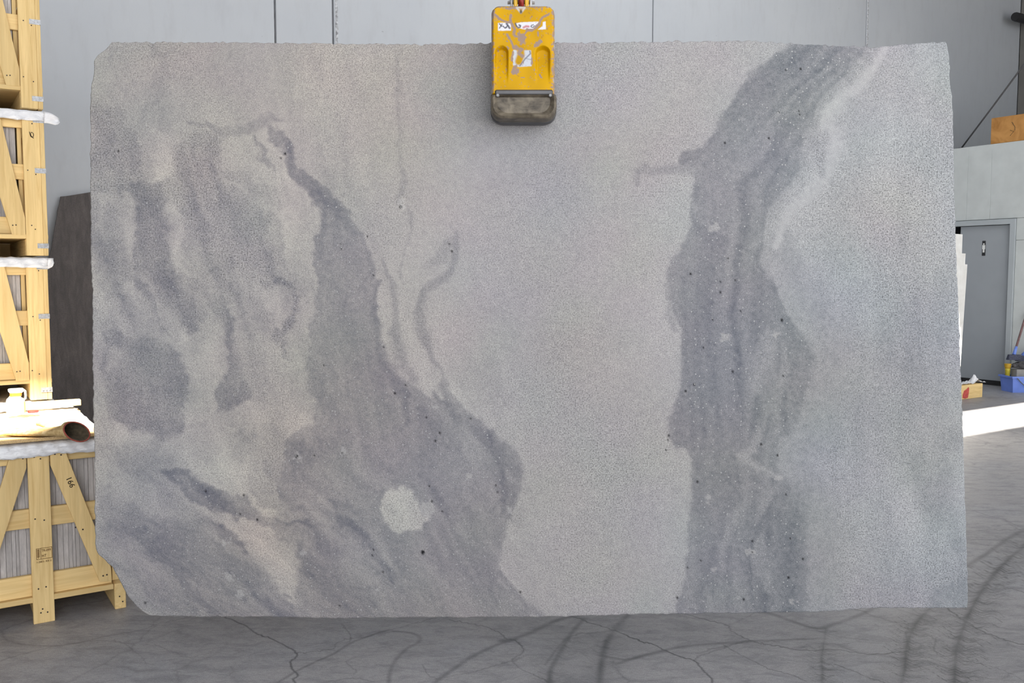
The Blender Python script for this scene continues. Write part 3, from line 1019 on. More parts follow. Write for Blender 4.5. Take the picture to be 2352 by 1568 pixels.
S_([(1845, 1140), (1835, 1200), (1830, 1290), (1815, 1380)], [20, 34, 44, 40], .80, .4, .6)
S_([(1610, 1090), (1600, 1160)], 36, .78, None, .5)
S_([(1690, 1290), (1700, 1400)], 20, .48, None, .5)
# smooth pale halo right of the vein, and the pale winding vein
S_([(1800, 560), (1850, 680), (1905, 780), (1900, 900), (1870, 1000), (1830, 1060), (1880, 1180), (1890, 1300), (1890, 1400)], [50, 80, 90, 90, 90, 90, 80, 80, 80], .42, .3, .85, .9)
S_([(2030, 108), (2008, 150), (1982, 190), (1935, 222), (1908, 260), (1902, 290), (1922, 318), (1918, 360), (1905, 402), (1872, 432), (1836, 460), (1800, 510), (1785, 570)],
   [26, 24, 24, 28, 32, 28, 28, 30, 30, 28, 26, 24, 10], .02, .08, 1.0)
S_([(1870, 320), (1885, 360), (1890, 400)], 20, .42, .9, .6)
P_([(2128, 1398), (2145, 1350), (2190, 1338), (2222, 1330), (2224, 1400)], 6, .52, .35, .8)
S_([(2200, 1320), (2185, 1370), (2175, 1398)], 3, .28, None, .7)
S_([(2110, 1060), (2125, 1130), (2140, 1180)], 60, .5, .6, .7)
S_([(2175, 640), (2160, 760), (2150, 860)], 40, .46, .7, .5, .9)
S_([(2185, 1000), (2170, 1120), (2195, 1250)], 34, .48, .6, .6, .9)
S_([(2150, 900), (2160, 1000), (2165, 1100)], 26, .42, .6, .4)
S_([(2120, 200), (2150, 260), (2180, 320)], 26, .38, .9, .35)
S_([(2110, 120), (2090, 170), (2085, 190)], 16, .12, .5, .7)
# fine foliation running with the folds: steep on the left, flatter towards the lower left corner
lowl = (1 - sm(820, 1000, X)) * sm(980, 1120, Y)
lowr = sm(820, 1000, X) * (1 - sm(1150, 1260, X)) * sm(760, 860, Y)
fa = fnoise(sh, 3.2, 22, 91, math.radians(-13)) + .7 * fnoise(sh, 6, 45, 92, math.radians(-16))
fb = fnoise(sh, 3.2, 20, 93, math.radians(-52)) + .8 * fnoise(sh, 6, 40, 94, math.radians(-48))
fc = fnoise(sh, 2.6, 24, 95, math.radians(-30)) + .7 * fnoise(sh, 5, 45, 96, math.radians(-22))
leftw = 1 - sm(860, 1010, X - .25 * (Y - 700))
fol = fa * (1 - lowl) * (1 - lowr) * leftw + fb * lowl + fc * lowr
tone += fol * (0.055 + 0.03 * lowl) * (.35 + .65 * sm(200, 420, Y))
tone += leftm * .05 * fnoise(sh, 9, 9, 97) * sm(250, 420, Y)
tone = gblur(tone, 0.6)

# rough up every border: sample the canvas through a small warp
cs = (SH, SW)
leftm_v = lambda x: 1 - sm(700, 1000, x)
wk = .55 + .45 * leftm_v(PX)
wxp = wk * (6.5 * fnoise(cs, 12, 16, 60) + 4.0 * fnoise(cs, 4.5, 6, 61) + 2.8 * fnoise(cs, 1.5, 1.5, 62))
wyp = wk * (5.0 * fnoise(cs, 12, 16, 69) + 4.0 * fnoise(cs, 4.5, 6, 63) + 2.8 * fnoise(cs, 1.5, 1.5, 64))
fx, fy = (PX + wxp - cv.x0) / 2.0, (PY + wyp - cv.y0) / 2.0
tv = np.clip(bil(tone, fx, fy) + 0.055 * fnoise(cs, 0.9, 0.9, 65), -.25, 1.15)
gv = np.clip(bil(grain, fx, fy), 0.05, 1.1)
light_l = np.array([0.380, 0.357, 0.336])
light_c = np.array([0.356, 0.343, 0.338])
light_r = np.array([0.345, 0.349, 0.356])
dark_l = np.array([0.148, 0.147, 0.167])
dark_r = np.array([0.105, 0.118, 0.136])
kx = sm(700, 1200, PX)[..., None]
kr = sm(1450, 1900, PX)[..., None]
lightc = light_l * (1 - kx) + light_c * kx
lightc = lightc * (1 - kr) + light_r * kr
darkc = dark_l * (1 - kr) + dark_r * kr
hue = fnoise(cs, 26, 26, 66)[..., None]
rgb = lightc * (1 - tv[..., None]) + darkc * tv[..., None]
hue2 = fnoise(cs, 12, 12, 68)[..., None]
rgb = rgb * (1 + 0.014 * hue * np.array([1.0, 0.1, -1.0]) + 0.008 * hue2 * np.array([-.6, .8, -.4]))
# black mineral spots and pale clusters seen in the photograph
cs_can = Canvas(180, 70, 2.0, 2.0, 1040, 690)
DOTS = [(272, 347, 4), (655, 353, 4), (645, 363, 3), (784, 571, 3), (783, 560, 2), (844, 543, 3), (1038, 577, 4), (1032, 560, 3), (858, 632, 3), (881, 797, 3), (744, 839, 3), (907, 903, 4), (932, 884, 3), (1010, 994, 4),
        (1000, 1012, 4), (979, 958, 3), (1081, 961, 3), (473, 1128, 4), (560, 1137, 4), (591, 1193, 4), (683, 1047, 4), (722, 1046, 3), (786, 1040, 3), (552, 1180, 3), (992, 1151, 4), (986, 1116, 3), (1139, 1114, 3), (971, 1268, 7),
        (855, 1275, 3), (858, 1262, 3), (1195, 1359, 4), (880, 1313, 3), (334, 1384, 4), (780, 1390, 3), (1766, 317, 4), (1665, 328, 4), (1839, 158, 4), (1805, 161, 3), (1835, 255, 3), (1837, 263, 3), (1788, 258, 3),
        (1655, 647, 3), (1655, 671, 4), (1701, 714, 3), (1796, 735, 5), (1616, 798, 3), (1683, 853, 4), (1594, 883, 4), (1575, 898, 4), (1536, 1000, 4), (1534, 1010, 3), (1530, 1033, 3), (1748, 1020, 4), (1786, 1045, 4), (1602, 1106, 4),
        (1805, 1135, 3), (1728, 1242, 4), (1728, 1268, 3), (1815, 1236, 3), (1844, 1283, 4), (1811, 1326, 4), (1708, 1376, 4), (1556, 1372, 4), (1610, 1287, 3), (1579, 1303, 3), (920, 475, 5), (1016, 1174, 3), (680, 1050, 3), (1143, 1130, 3),
        (1799, 863, 3), (1672, 593, 3), (1689, 643, 3), (1637, 734, 3), (1586, 629, 4)]
PALE = [(682, 1050, 9), (788, 1036, 5), (980, 1170, 18), (552, 1363, 9), (524, 1323, 8), (1078, 1094, 6), (1172, 1171, 8), (1640, 523, 11), (1666, 773, 9), (1784, 767, 6), (1727, 1265, 10), (1790, 1100, 5), (922, 472, 9), (700, 1270, 5),
        (1000, 933, 5), (518, 1243, 6), (1640, 1308, 4), (1820, 1385, 6), (1626, 1145, 6), (865, 1355, 4)]
dm = np.zeros(cs, np.float32)
pn_ = fnoise(cs, .8, .8, 67)
for x, y, r in PALE:
    d = np.hypot(PX - x, (PY - y)) + 3.5 * pn_
    pm = np.clip((r - d) / 4 + .5, 0, 1)[..., None] * .45
    rgb = rgb * (1 - pm) + np.array([0.42, 0.41, 0.40]) * pm
for x, y, r in DOTS:
    d = np.hypot(PX - x, (PY - y) * .85)
    dm = np.maximum(dm, np.clip((r * .62 - d) / 1.8 + .5, 0, 1))
rgb = rgb * (1 - dm[..., None]) + np.array([0.012, 0.012, 0.014]) * dm[..., None]
gv = gv * (1 - dm)

# vertices: unproject on the slab's front plane
RX = (PX - CX) / F
RY = (CY - PY) / F
dy = _f[1] + _up[1] * RY
dz = _f[2] + _up[2] * RY
k = Y_SLAB / dy
front = np.stack([RX * k, np.full_like(RX, Y_SLAB), CAM_H + dz * k], -1).reshape(-1, 3)
idx = np.arange(SW * SH).reshape(SH, SW)
loop = np.concatenate([idx[0, :-1], idx[:-1, -1], idx[-1, :0:-1], idx[:0:-1, 0]])
rim = front[loop].copy()
rim[:, 1] += SLAB_T
rim[:, 0] += RNG.normal(0, 0.002, len(rim))
rim[:, 2] += RNG.normal(0, 0.002, len(rim))
nb = SW * SH
L = len(loop)
quads = grid_faces(SW, SH)                         # j grows downwards, so the normal faces -y
side = np.array([[loop[i], loop[(i + 1) % L], nb + (i + 1) % L, nb + i] for i in range(L)])
back = [nb + i for i in range(L)]
slab_me = fast_mesh('granite_slab', np.concatenate([front, rim]), np.concatenate([quads, side]),
                    {'stone_color': np.concatenate([rgb.reshape(-1, 3), rgb.reshape(-1, 3)[loop] * 1.15]), 'grain': np.concatenate([gv.ravel(), gv.ravel()[loop]])}, [back])
m = NT('grey_granite', 0.6, spec=0.12)
ac = m.attr('stone_color').outputs['Color']
ag = m.attr('grain').outputs['Fac']
vec = m.coord()
n1 = m.noise(vec, 210, 2.5, 0.65)
n2 = m.noise(vec, 430, 1.0, 0.5)
pep = m.ramp(n1, [(0.28, 0.16), (0.41, 0.70), (0.50, 1.0), (0.60, 1.20), (0.72, 1.55)])
pep = m.mix((1, 1, 1), pep, ag)
c = m.mix(ac, pep, 1.0, 'MULTIPLY')
c = m.mix(c, m.ramp(n2, [(0.3, 0.66), (0.5, 1.0), (0.7, 1.38)]), 0.75, 'MULTIPLY')
vo = m.n('ShaderNodeTexVoronoi')
vo.inputs['Scale'].default_value = 75
m.l(vec, vo.inputs['Vector'])
sep = m.n('ShaderNodeSeparateColor')
m.l(vo.outputs['Color'], sep.inputs[0])
spot = m.math('MULTIPLY', m.math('LESS_THAN', vo.outputs['Distance'], 0.17), m.math('GREATER_THAN', sep.outputs[0], 0.60))
lum = m.n('ShaderNodeRGBToBW')
m.l(ac, lum.inputs[0])
darkness = m.ramp(lum.outputs[0], [(0.17, 0.75), (0.31, 0.05)])
dk = m.n('ShaderNodeRGBToBW')
m.l(darkness, dk.inputs[0])
c = m.mix(c, (0.47, 0.47, 0.46), m.math('MULTIPLY', spot, dk.outputs[0]))
vb = m.n('ShaderNodeTexVoronoi')
vb.inputs['Scale'].default_value = 34
m.l(vec, vb.inputs['Vector'])
sb = m.n('ShaderNodeSeparateColor')
m.l(vb.outputs['Color'], sb.inputs[0])
bs = m.math('MULTIPLY', m.math('LESS_THAN', vb.outputs['Distance'], 0.055), m.math('GREATER_THAN', sb.outputs[1], 0.72))
c = m.mix(c, (0.03, 0.03, 0.034), m.math('MULTIPLY', bs, dk.outputs[0]))
m.color(c)
m.bump(n1, 0.12, 0.002)
slab = link_mesh('granite_slab', slab_me, m.m)
tag(slab, 'large rough-edged grey granite slab with dark veins hanging from the yellow clamp', 'stone slab')

# ================================================================== THE LIFTING CLAMP
YJ = Y_SLAB - 0.125                              # front face of the front jaw
clamp = empty('lifting_clamp', (0.04, Y_SLAB + 0.0, 2.0))
tag(clamp, 'worn yellow slab lifting clamp gripping the top edge of the large granite slab', 'clamp')
CO = Vector(clamp.location)
GW, GH = 150, 206
gx = np.linspace(1128.5, 1274.5, GW)[None, :].repeat(GH, 0)
gy = np.linspace(11, 214, GH)[:, None].repeat(GW, 1)
cc = Canvas(1120, 0, 0.5, 0.5, 320, 450)


def z1(pts):
    return [(1120 + a / 14.25, b / 14.25) for a, b in pts]


def z2(pts):
    return [(1120 + a / 7.84, 90 + b / 7.84) for a, b in pts]


yel = np.array([0.545, 0.300, 0.001])
csh = cc.X.shape
col = np.ones(csh + (3,)) * yel
col *= (1 + 0.05 * fnoise(csh, 20, 30, 71))[..., None]


def paint(mask, c, a=1.0):
    global col
    k = np.clip(mask * a, 0, 1)[..., None]
    col = col * (1 - k) + np.array(c) * k


WORN = (0.30, 0.215, 0.175)
RUST = (0.26, 0.12, 0.05)
STICK = (0.66, 0.66, 0.70)
paint(cc.poly(z1([(340, 750), (760, 735), (770, 1000), (340, 1010)]), .3), STICK)
paint(cc.poly(z1([(900, 770), (1090, 730), (1670, 705), (1600, 890), (1390, 985), (1180, 960), (960, 905)]), .3), STICK)
paint(cc.poly(z1([(1810, 720), (1900, 700), (1905, 960), (1640, 970), (1800, 850)]), .3), STICK)
INK = (0.05, 0.05, 0.07)
for pts, w in (([(390, 780), (460, 860)], 40), ([(470, 790), (390, 920)], 34), ([(500, 850), (560, 910), (620, 900)], 36), ([(620, 770), (720, 920)], 62), ([(650, 840), (580, 920)], 34),
               ([(910, 770), (950, 860), (1000, 905), (1060, 890), (1075, 840), (1030, 820)], 48), ([(1500, 810), (1430, 830), (1420, 880), (1480, 900), (1530, 850), (1570, 850)], 30)):
    paint(cc.stroke(z1(pts), w / 14.25, .7), INK, .9)
paint(cc.stroke(z1([(1180, 900), (1260, 860), (1340, 870)]), 5, .8), (0.45, 0.10, 0.12), .8)
paint(cc.poly(z2([(460, 195), (780, 200), (795, 485), (560, 500), (455, 470)]), .4), (0.50, 0.53, 0.58))
paint(cc.stroke(z2([(590, 170), (600, 280), (560, 400)]), 17, .4), yel * .85)
paint(cc.stroke(z2([(760, 215), (770, 260), (680, 350), (580, 480)]), 3, .6), (0.20, 0.20, 0.24))
paint(cc.stroke(z2([(700, 350), (790, 370)]), 2, .6), (0.25, 0.25, 0.28), .8)
wn = fnoise(csh, 3, 3, 72) + .6 * fnoise(csh, 1.2, 1.2, 73)


def wear(pts, w, a=1.0, c=WORN):
    mk = cc.stroke(spline(pts, 4), w, .8)
    paint(sm(.35, .75, mk + .16 * wn), c, a)


for pts, w in (([(160, 330), (210, 450), (330, 560), (440, 650), (600, 710), (760, 740)], 5.5), ([(160, 340), (180, 480)], 10), ([(1990, 470), (1800, 580), (1740, 660), (1690, 770), (1590, 900), (1450, 990), (1250, 970)], 6),
               ([(740, 560), (765, 720), (820, 850), (890, 980), (860, 1050), (900, 1160), (1050, 1240), (1120, 1390)], 7), ([(1080, 1180), (1140, 1220), (1130, 1320)], 17), ([(640, 1130), (720, 1270), (800, 1420), (840, 1570)], 5),
               ([(1720, 1340), (1640, 1400), (1540, 1510)], 7), ([(1270, 960), (1250, 1060), (1150, 1200)], 4), ([(740, 540), (740, 600)], 7), ([(600, 250), (700, 290), (800, 250)], 6), ([(1650, 1060), (1650, 1160)], 4)):
    wear(z1(pts), w)
for pts, w in (([(500, 150), (540, 170), (600, 180)], 10), ([(480, 590), (520, 560)], 14), ([(520, 480), (470, 520)], 6), ([(640, 20), (610, 60)], 8), ([(870, 120), (960, 40)], 7), ([(460, 230), (440, 380)], 6),
               ([(630, 300), (570, 260), (610, 190)], 8), ([(800, 340), (790, 450)], 4), ([(350, 130), (380, 160)], 3), ([(940, 630), (960, 680)], 4), ([(600, 690), (660, 690)], 2)):
    wear(z2(pts), w)
for x, y in RNG.uniform((1133, 16), (1270, 205), (95, 2)):
    paint(cc.stroke([(x, y), (x + RNG.uniform(-3, 3), y + RNG.uniform(-2, 4))], RNG.uniform(.8, 1.8), .8), RUST if RNG.random() < .6 else WORN, .75)
ed = np.minimum.reduce([cc.X - 1128, 1275 - cc.X, (cc.Y - 11) * .8])
paint(sm(.2, .8, (9.0 - ed) / 8 + .34 * wn), WORN, .95)
paint(sm(.2, .8, (3.5 - ed) / 5 + .30 * fnoise(csh, 2, 8, 74)), (0.45, 0.44, 0.43), .85)
paint(cc.stroke(z1([(950, 250), (1220, 250), (1090, 420), (950, 250)]), 4, .8), (0.5, 0.5, 0.5), .9)
paint(cc.stroke(z1([(1090, 370), (1090, 400)]), 6, .6), (0.06, 0.05, 0.02), .9)
# relief: two fluted recesses in the lower half, a rounded rim
depth = np.zeros((GH, GW))
for x0, x1 in ((1137, 1167), (1230, 1263)):
    xm, hw = (x0 + x1) / 2, (x1 - x0) / 2
    arch = 104 + 10 * np.clip(np.abs(gx - xm) / hw, 0, 1.3) ** 2
    dd = sm(-1, 9, gy - arch) * (1 - sm(112, 200, gy)) * (1 - sm(.72, 1.1, np.abs(gx - xm) / hw))
    depth = np.maximum(depth, 0.018 * dd)
xc = np.minimum(gx - 1128.5, 1274.5 - gx)
tc = gy - 11
rim_d = 0.016 * np.clip(1 - xc / 6.0, 0, 1) ** 2 + 0.016 * np.clip(1 - tc / 6.0, 0, 1) ** 2
# round the upper corners by pulling the outline in
rad = 20.0
px_, py_ = gx.copy(), gy.copy()
for sgn, xe in ((1, 1128.5), (-1, 1274.5)):
    ctr = xe + sgn * rad
    dxr = (ctr - gx) * sgn
    inc = (dxr > 0) & (gy < 11 + rad)
    a = np.clip(dxr / rad, 0, 1)
    b = np.clip((11 + rad - gy) / rad, 0, 1)
    mx = np.maximum(a, b) + 1e-9
    ln = np.hypot(a, b) + 1e-9
    px_ = np.where(inc, ctr - sgn * a * rad * mx / ln, px_)
    py_ = np.where(inc, 11 + rad - b * rad * mx / ln, py_)
jr = bil(col, (px_ - 1120) / .5, py_ / .5)
kk = YJ / (_f[1] + _up[1] * (CY - py_) / F)
jf = np.stack([(px_ - CX) / F * kk, YJ + depth + rim_d, CAM_H + (_f[2] + _up[2] * (CY - py_) / F) * kk], -1).reshape(-1, 3)
ji = np.arange(GW * GH).reshape(GH, GW)
lp = np.concatenate([ji[0, :-1], ji[:-1, -1], ji[-1, :0:-1], ji[:0:-1, 0]])
rb = jf[lp].copy()
rb[:, 1] = YJ + 0.07
n0 = GW * GH
L = len(lp)
sd_ = np.array([[lp[i], lp[(i + 1) % L], n0 + (i + 1) % L, n0 + i] for i in range(L)])
jm = fast_mesh('front_jaw', np.concatenate([jf, rb]) - np.array(CO), np.concatenate([grid_faces(GW, GH), sd_]),
               {'paint': np.concatenate([jr.reshape(-1, 3), jr.reshape(-1, 3)[lp]])}, [[n0 + i for i in range(L)]], smooth=True)
m = NT('worn_yellow_paint', 0.45, spec=0.12)
m.color(m.attr('paint').outputs['Color'])
M['yellow_worn'] = m.m
jaw = link_mesh('front_jaw', jm, m.m, clamp)
M['yellow'] = flat_mat('yellow_paint', (0.64, 0.37, 0.01), 0.35, var=0.1, scale=30)
M['rubber'] = None
m = NT('grimy_rubber', 0.5, spec=0.35)
vec = m.coord((1, 1, 1))
v = m.noise(vec, 26, 4, 0.6, 0.5)
v2 = m.noise(m.coord((0.15, 1, 1)), 90, 3, 0.6)
c = m.ramp(v, [(0.32, (0.032, 0.026, 0.02)), (0.5, (0.105, 0.088, 0.066)), (0.70, (0.21, 0.18, 0.135))])
m.color(m.mix(c, (0.20, 0.17, 0.125), m.math('MULTIPLY', m.ramp(v2, [(0.45, 0.0), (0.7, 1.0)]), 0.5)))
M['rubber'] = m.m


def pad_mesh(name, layers, mat, parent, x0=1127, x1=1279, y0=208, y1=274, r=26):
    """rounded plate stacked from layers (depth, inset in photo units)"""
    bm = bmesh.new()
    rings = []
    for yd, ins in layers:
        pts = []
        a0, a1, b0, b1 = x0 + ins, x1 - ins, y0 + ins * .4, y1 - ins
        for (cx_, cy_, t0) in ((a1 - r, b1 - r, 0), (a0 + r, b1 - r, 90)):
            for t in range(0, 91, 15):
                th = math.radians(t0 + t)
                pts.append((cx_ + r * math.cos(th), cy_ + r * math.sin(th)))
        for (cx_, cy_, t0) in ((a0 + 6, b0 + 6, 180), (a1 - 6, b0 + 6, 270)):
            for t in range(0, 91, 30):
                th = math.radians(t0 + t)
                pts.append((cx_ + 6 * math.cos(th), cy_ + 6 * math.sin(th)))
        ring = []
        for (px, py) in pts:
            P = on_y(px, py, YJ)
            ring.append(Vector((P[0], yd, P[2])) - CO)
        rings.append(ring)
    loft(bm, rings)
    return from_bm(name, bm, mat, parent, smooth=False)


pad_mesh('rubber_pad', [(YJ + .004, 15), (YJ - .006, 9), (YJ - .010, 6), (YJ - .004, 2), (YJ + .012, 0), (YJ + .055, 0), (YJ + .06, 2)], M['rubber'], clamp, y0=217)
pad_mesh('pad_plate', [(YJ + .06, 1), (YJ + .064, -1), (YJ + .085, -1), (YJ + .09, 1), (Y_SLAB - 0.001, 2)], M['steel_dark'], clamp, y1=276)
P0, P1 = on_y(1137, 207, YJ), on_y(1270, 219, YJ)
box('clip_strip', P0[0] - CO.x, P1[0] - CO.x, YJ - .006 - CO.y, YJ + .03 - CO.y, P1[2] - CO.z, P0[2] - CO.z + .001, M['steel_dark'], clamp, 0.004)
M['bolt'] = flat_mat('worn_bolt', (.22, .22, .22), .45, .5)
for px in (1143, 1264):
    P = on_y(px, 219, YJ - .006)
    bm = bmesh.new()
    loft(bm, [[Vector((P[0] + r * math.cos(t), P[1] + yy, P[2] + r * math.sin(t))) - CO for t in np.linspace(0, 2 * math.pi, 8, endpoint=False)] for yy, r in ((0.004, .0065), (-.003, .006), (-.005, .004))])
    from_bm('bolt', bm, M['bolt'], clamp)
PT, PB = on_y(1201, 11, YJ), on_y(1201, 276, YJ)
zt, zb = PT[2] - CO.z, PB[2] - CO.z
xa, xb = on_y(1128, 60, YJ)[0] - CO.x, on_y(1275, 60, YJ)[0] - CO.x
z_s = on_y(1200, 94, Y_SLAB)[2] - CO.z
box('bridge', xa + .02, xb - .02, YJ + .068 - CO.y, SLAB_T + .11, z_s + .012, zt - .02, M['yellow'], clamp, 0.006)
box('back_jaw', xa + .01, xb - .01, SLAB_T + .05, SLAB_T + .11, zb + .01, zt - .03, M['yellow'], clamp, 0.008)
box('back_pad', xa, xb, SLAB_T + .001, SLAB_T + .05, zb, zb + .16, M['rubber'], clamp, 0.01)
for px, w in ((1184.5, .0065), (1211, .0065)):
    xl_ = on_y(px, 5, YJ)[0] - CO.x
    box('lifting_lug', xl_ - w, xl_ + w, .0 - .03, .05, zt - .03, zt + .11, M['yellow'], clamp, 0.003)
bm = bmesh.new()
xm_ = on_y(1197.75, 5, YJ)[0] - CO.x
tube(bm, [(xm_ - .045, .01, zt + .053), (xm_ + .045, .01, zt + .053)], .013, 12)
from_bm('lug_pin', bm, M['galv'], clamp)
for px in (1175, 1221):
    xl_ = on_y(px, 5, YJ)[0] - CO.x
    box('lug_washer', xl_ - .004, xl_ + .004, -.012, .034, zt - .018, zt + .06, M['galv'], clamp, 0.002)

# hoist hook and wire rope, from the clamp's pin up to the roof
hook = empty('hoist_hook', (CO.x + xm_, Y_SLAB + .01, CO.z + zt + .051))
tag(hook, 'dark red hoist hook between the two lugs on top of the yellow clamp', 'hook')
M['red'] = flat_mat('dark_red_paint', (0.28, 0.03, 0.025), 0.45, var=0.25, scale=60)
bm = bmesh.new()
tube(bm, [(0, .055, .05), (0, .05, -.012), (0, .03, -.03), (0, 0, -.036), (0, -.03, -.026), (0, -.045, .0), (0, -.042, .05), (0, -.02, .10), (0, 0, .14), (0, 0, .2)], [.006, .009, .0105, .0105, .0105, .0105, .0105, .0105, .0105, .010], 12)
from_bm('hook_body', bm, M['red'], hook, True)
box('hook_block', -.07, .07, -.035, .035, .19, .42, M['red'], hook, 0.012)
bm = bmesh.new()
for dx in (-.04, .04):
    tube(bm, [(dx, 0, .41), (dx, 0, ROOF - hook.location.z)], .006, 8)
from_bm('wire_rope', bm, M['steel_dark'], hook)

# ================================================================== CRATES OF STONE TILES
def nails(parent, pts, y, r=0.0035):
    bm = bmesh.new()
    for x, z in pts:
        loft(bm, [[(x + r * math.cos(t), y + dy_, z + r * math.sin(t)) for t in np.linspace(0, 2 * math.pi, 6, endpoint=False)] for dy_ in (0.001, -0.0012)])
    o = from_bm('nails', bm, M['nail'], parent)
    o['kind'] = 'stuff'
    return o


def film_sheet(parent, x0, x1, d, z, drop, seed, flap=None):
    """thin wrinkled plastic film over the top of a crate, hanging down the front and sides; two-sided thickness"""
    r = np.random.default_rng(seed)
    nx, prof = 36, []
    ny = 14
    cols = []
    k = 8
    for i in range(nx + 1):
        x = x0 + (x1 - x0) * i / nx
        dr = drop * (1 + 0.05 * math.sin(i * 0.35 + seed) + 0.03 * math.sin(i * 1.3) + 0.025 * r.normal())
        col_ = []
        for j in range(5):                               # hanging front edge, bottom to top
            t = j / 4
            col_.append((x, -0.006 - 0.006 * math.sin(i * 1.7 + j) - 0.004 * (1 - t), z - dr * (1 - t)))
        for j in range(1, ny + 1):
            t = j / ny
            col_.append((x, d * t, z + 0.004 + 0.006 * abs(math.sin(i * .8 + j * 1.3)) * r.random()))
        for j in range(1, 4):
            col_.append((x, d + 0.006, z - 0.07 * j / 3))
        cols.append(col_)
    m_ = len(cols[0])
    verts = [p for c_ in cols for p in c_]
    faces = [(i * m_ + j, (i + 1) * m_ + j, (i + 1) * m_ + j + 1, i * m_ + j + 1) for i in range(nx) for j in range(m_ - 1)]
    if flap:                                             # loose corner of the film standing off to the right
        base = len(verts)
        nxf, nzf = 7, 5
        for i in range(nxf + 1):
            t = i / nxf
            for j in range(nzf + 1):
                q = j / nzf
                top = flap[2] * t ** 1.6
                h = (flap[1] * (1 - 0.25 * t)) * (1 if t < .8 else 1 - (t - .8) * 2.2)
                verts.append((x1 - 0.004 + flap[0] * t, -0.012 - 0.02 * math.sin(q * 3 + t * 4) * t, z - top - h * q))
        faces += [(base + i * (nzf + 1) + j, base + (i + 1) * (nzf + 1) + j, base + (i + 1) * (nzf + 1) + j + 1, base + i * (nzf + 1) + j + 1) for i in range(nxf) for j in range(nzf)]
    o = pydata('plastic_film', verts, faces, M['film'], parent, smooth=True)
    sm_ = o.modifiers.new('thickness', 'SOLIDIFY')
    sm_.thickness = 0.0015
    return o


def clip(parent, x, z, y):
    """galvanised strap bent round the corner of the crate"""
    bm = bmesh.new()
    bm_box(bm, x - 0.052, x + 0.002, y - 0.002, y, z - 0.013, z + 0.013)
    bm_box(bm, x, x + 0.002, y, y + 0.05, z - 0.013, z + 0.013)
    for hx in (-.042, -.027, -.010):
        loft(bm, [[(x + hx + .004 * math.cos(t), y - .002 + q, z + .004 * math.sin(t)) for t in np.linspace(0, 2 * math.pi, 6, endpoint=False)] for q in (0, -.002)])
    return from_bm('corner_clip', bm, M['galv'], parent)


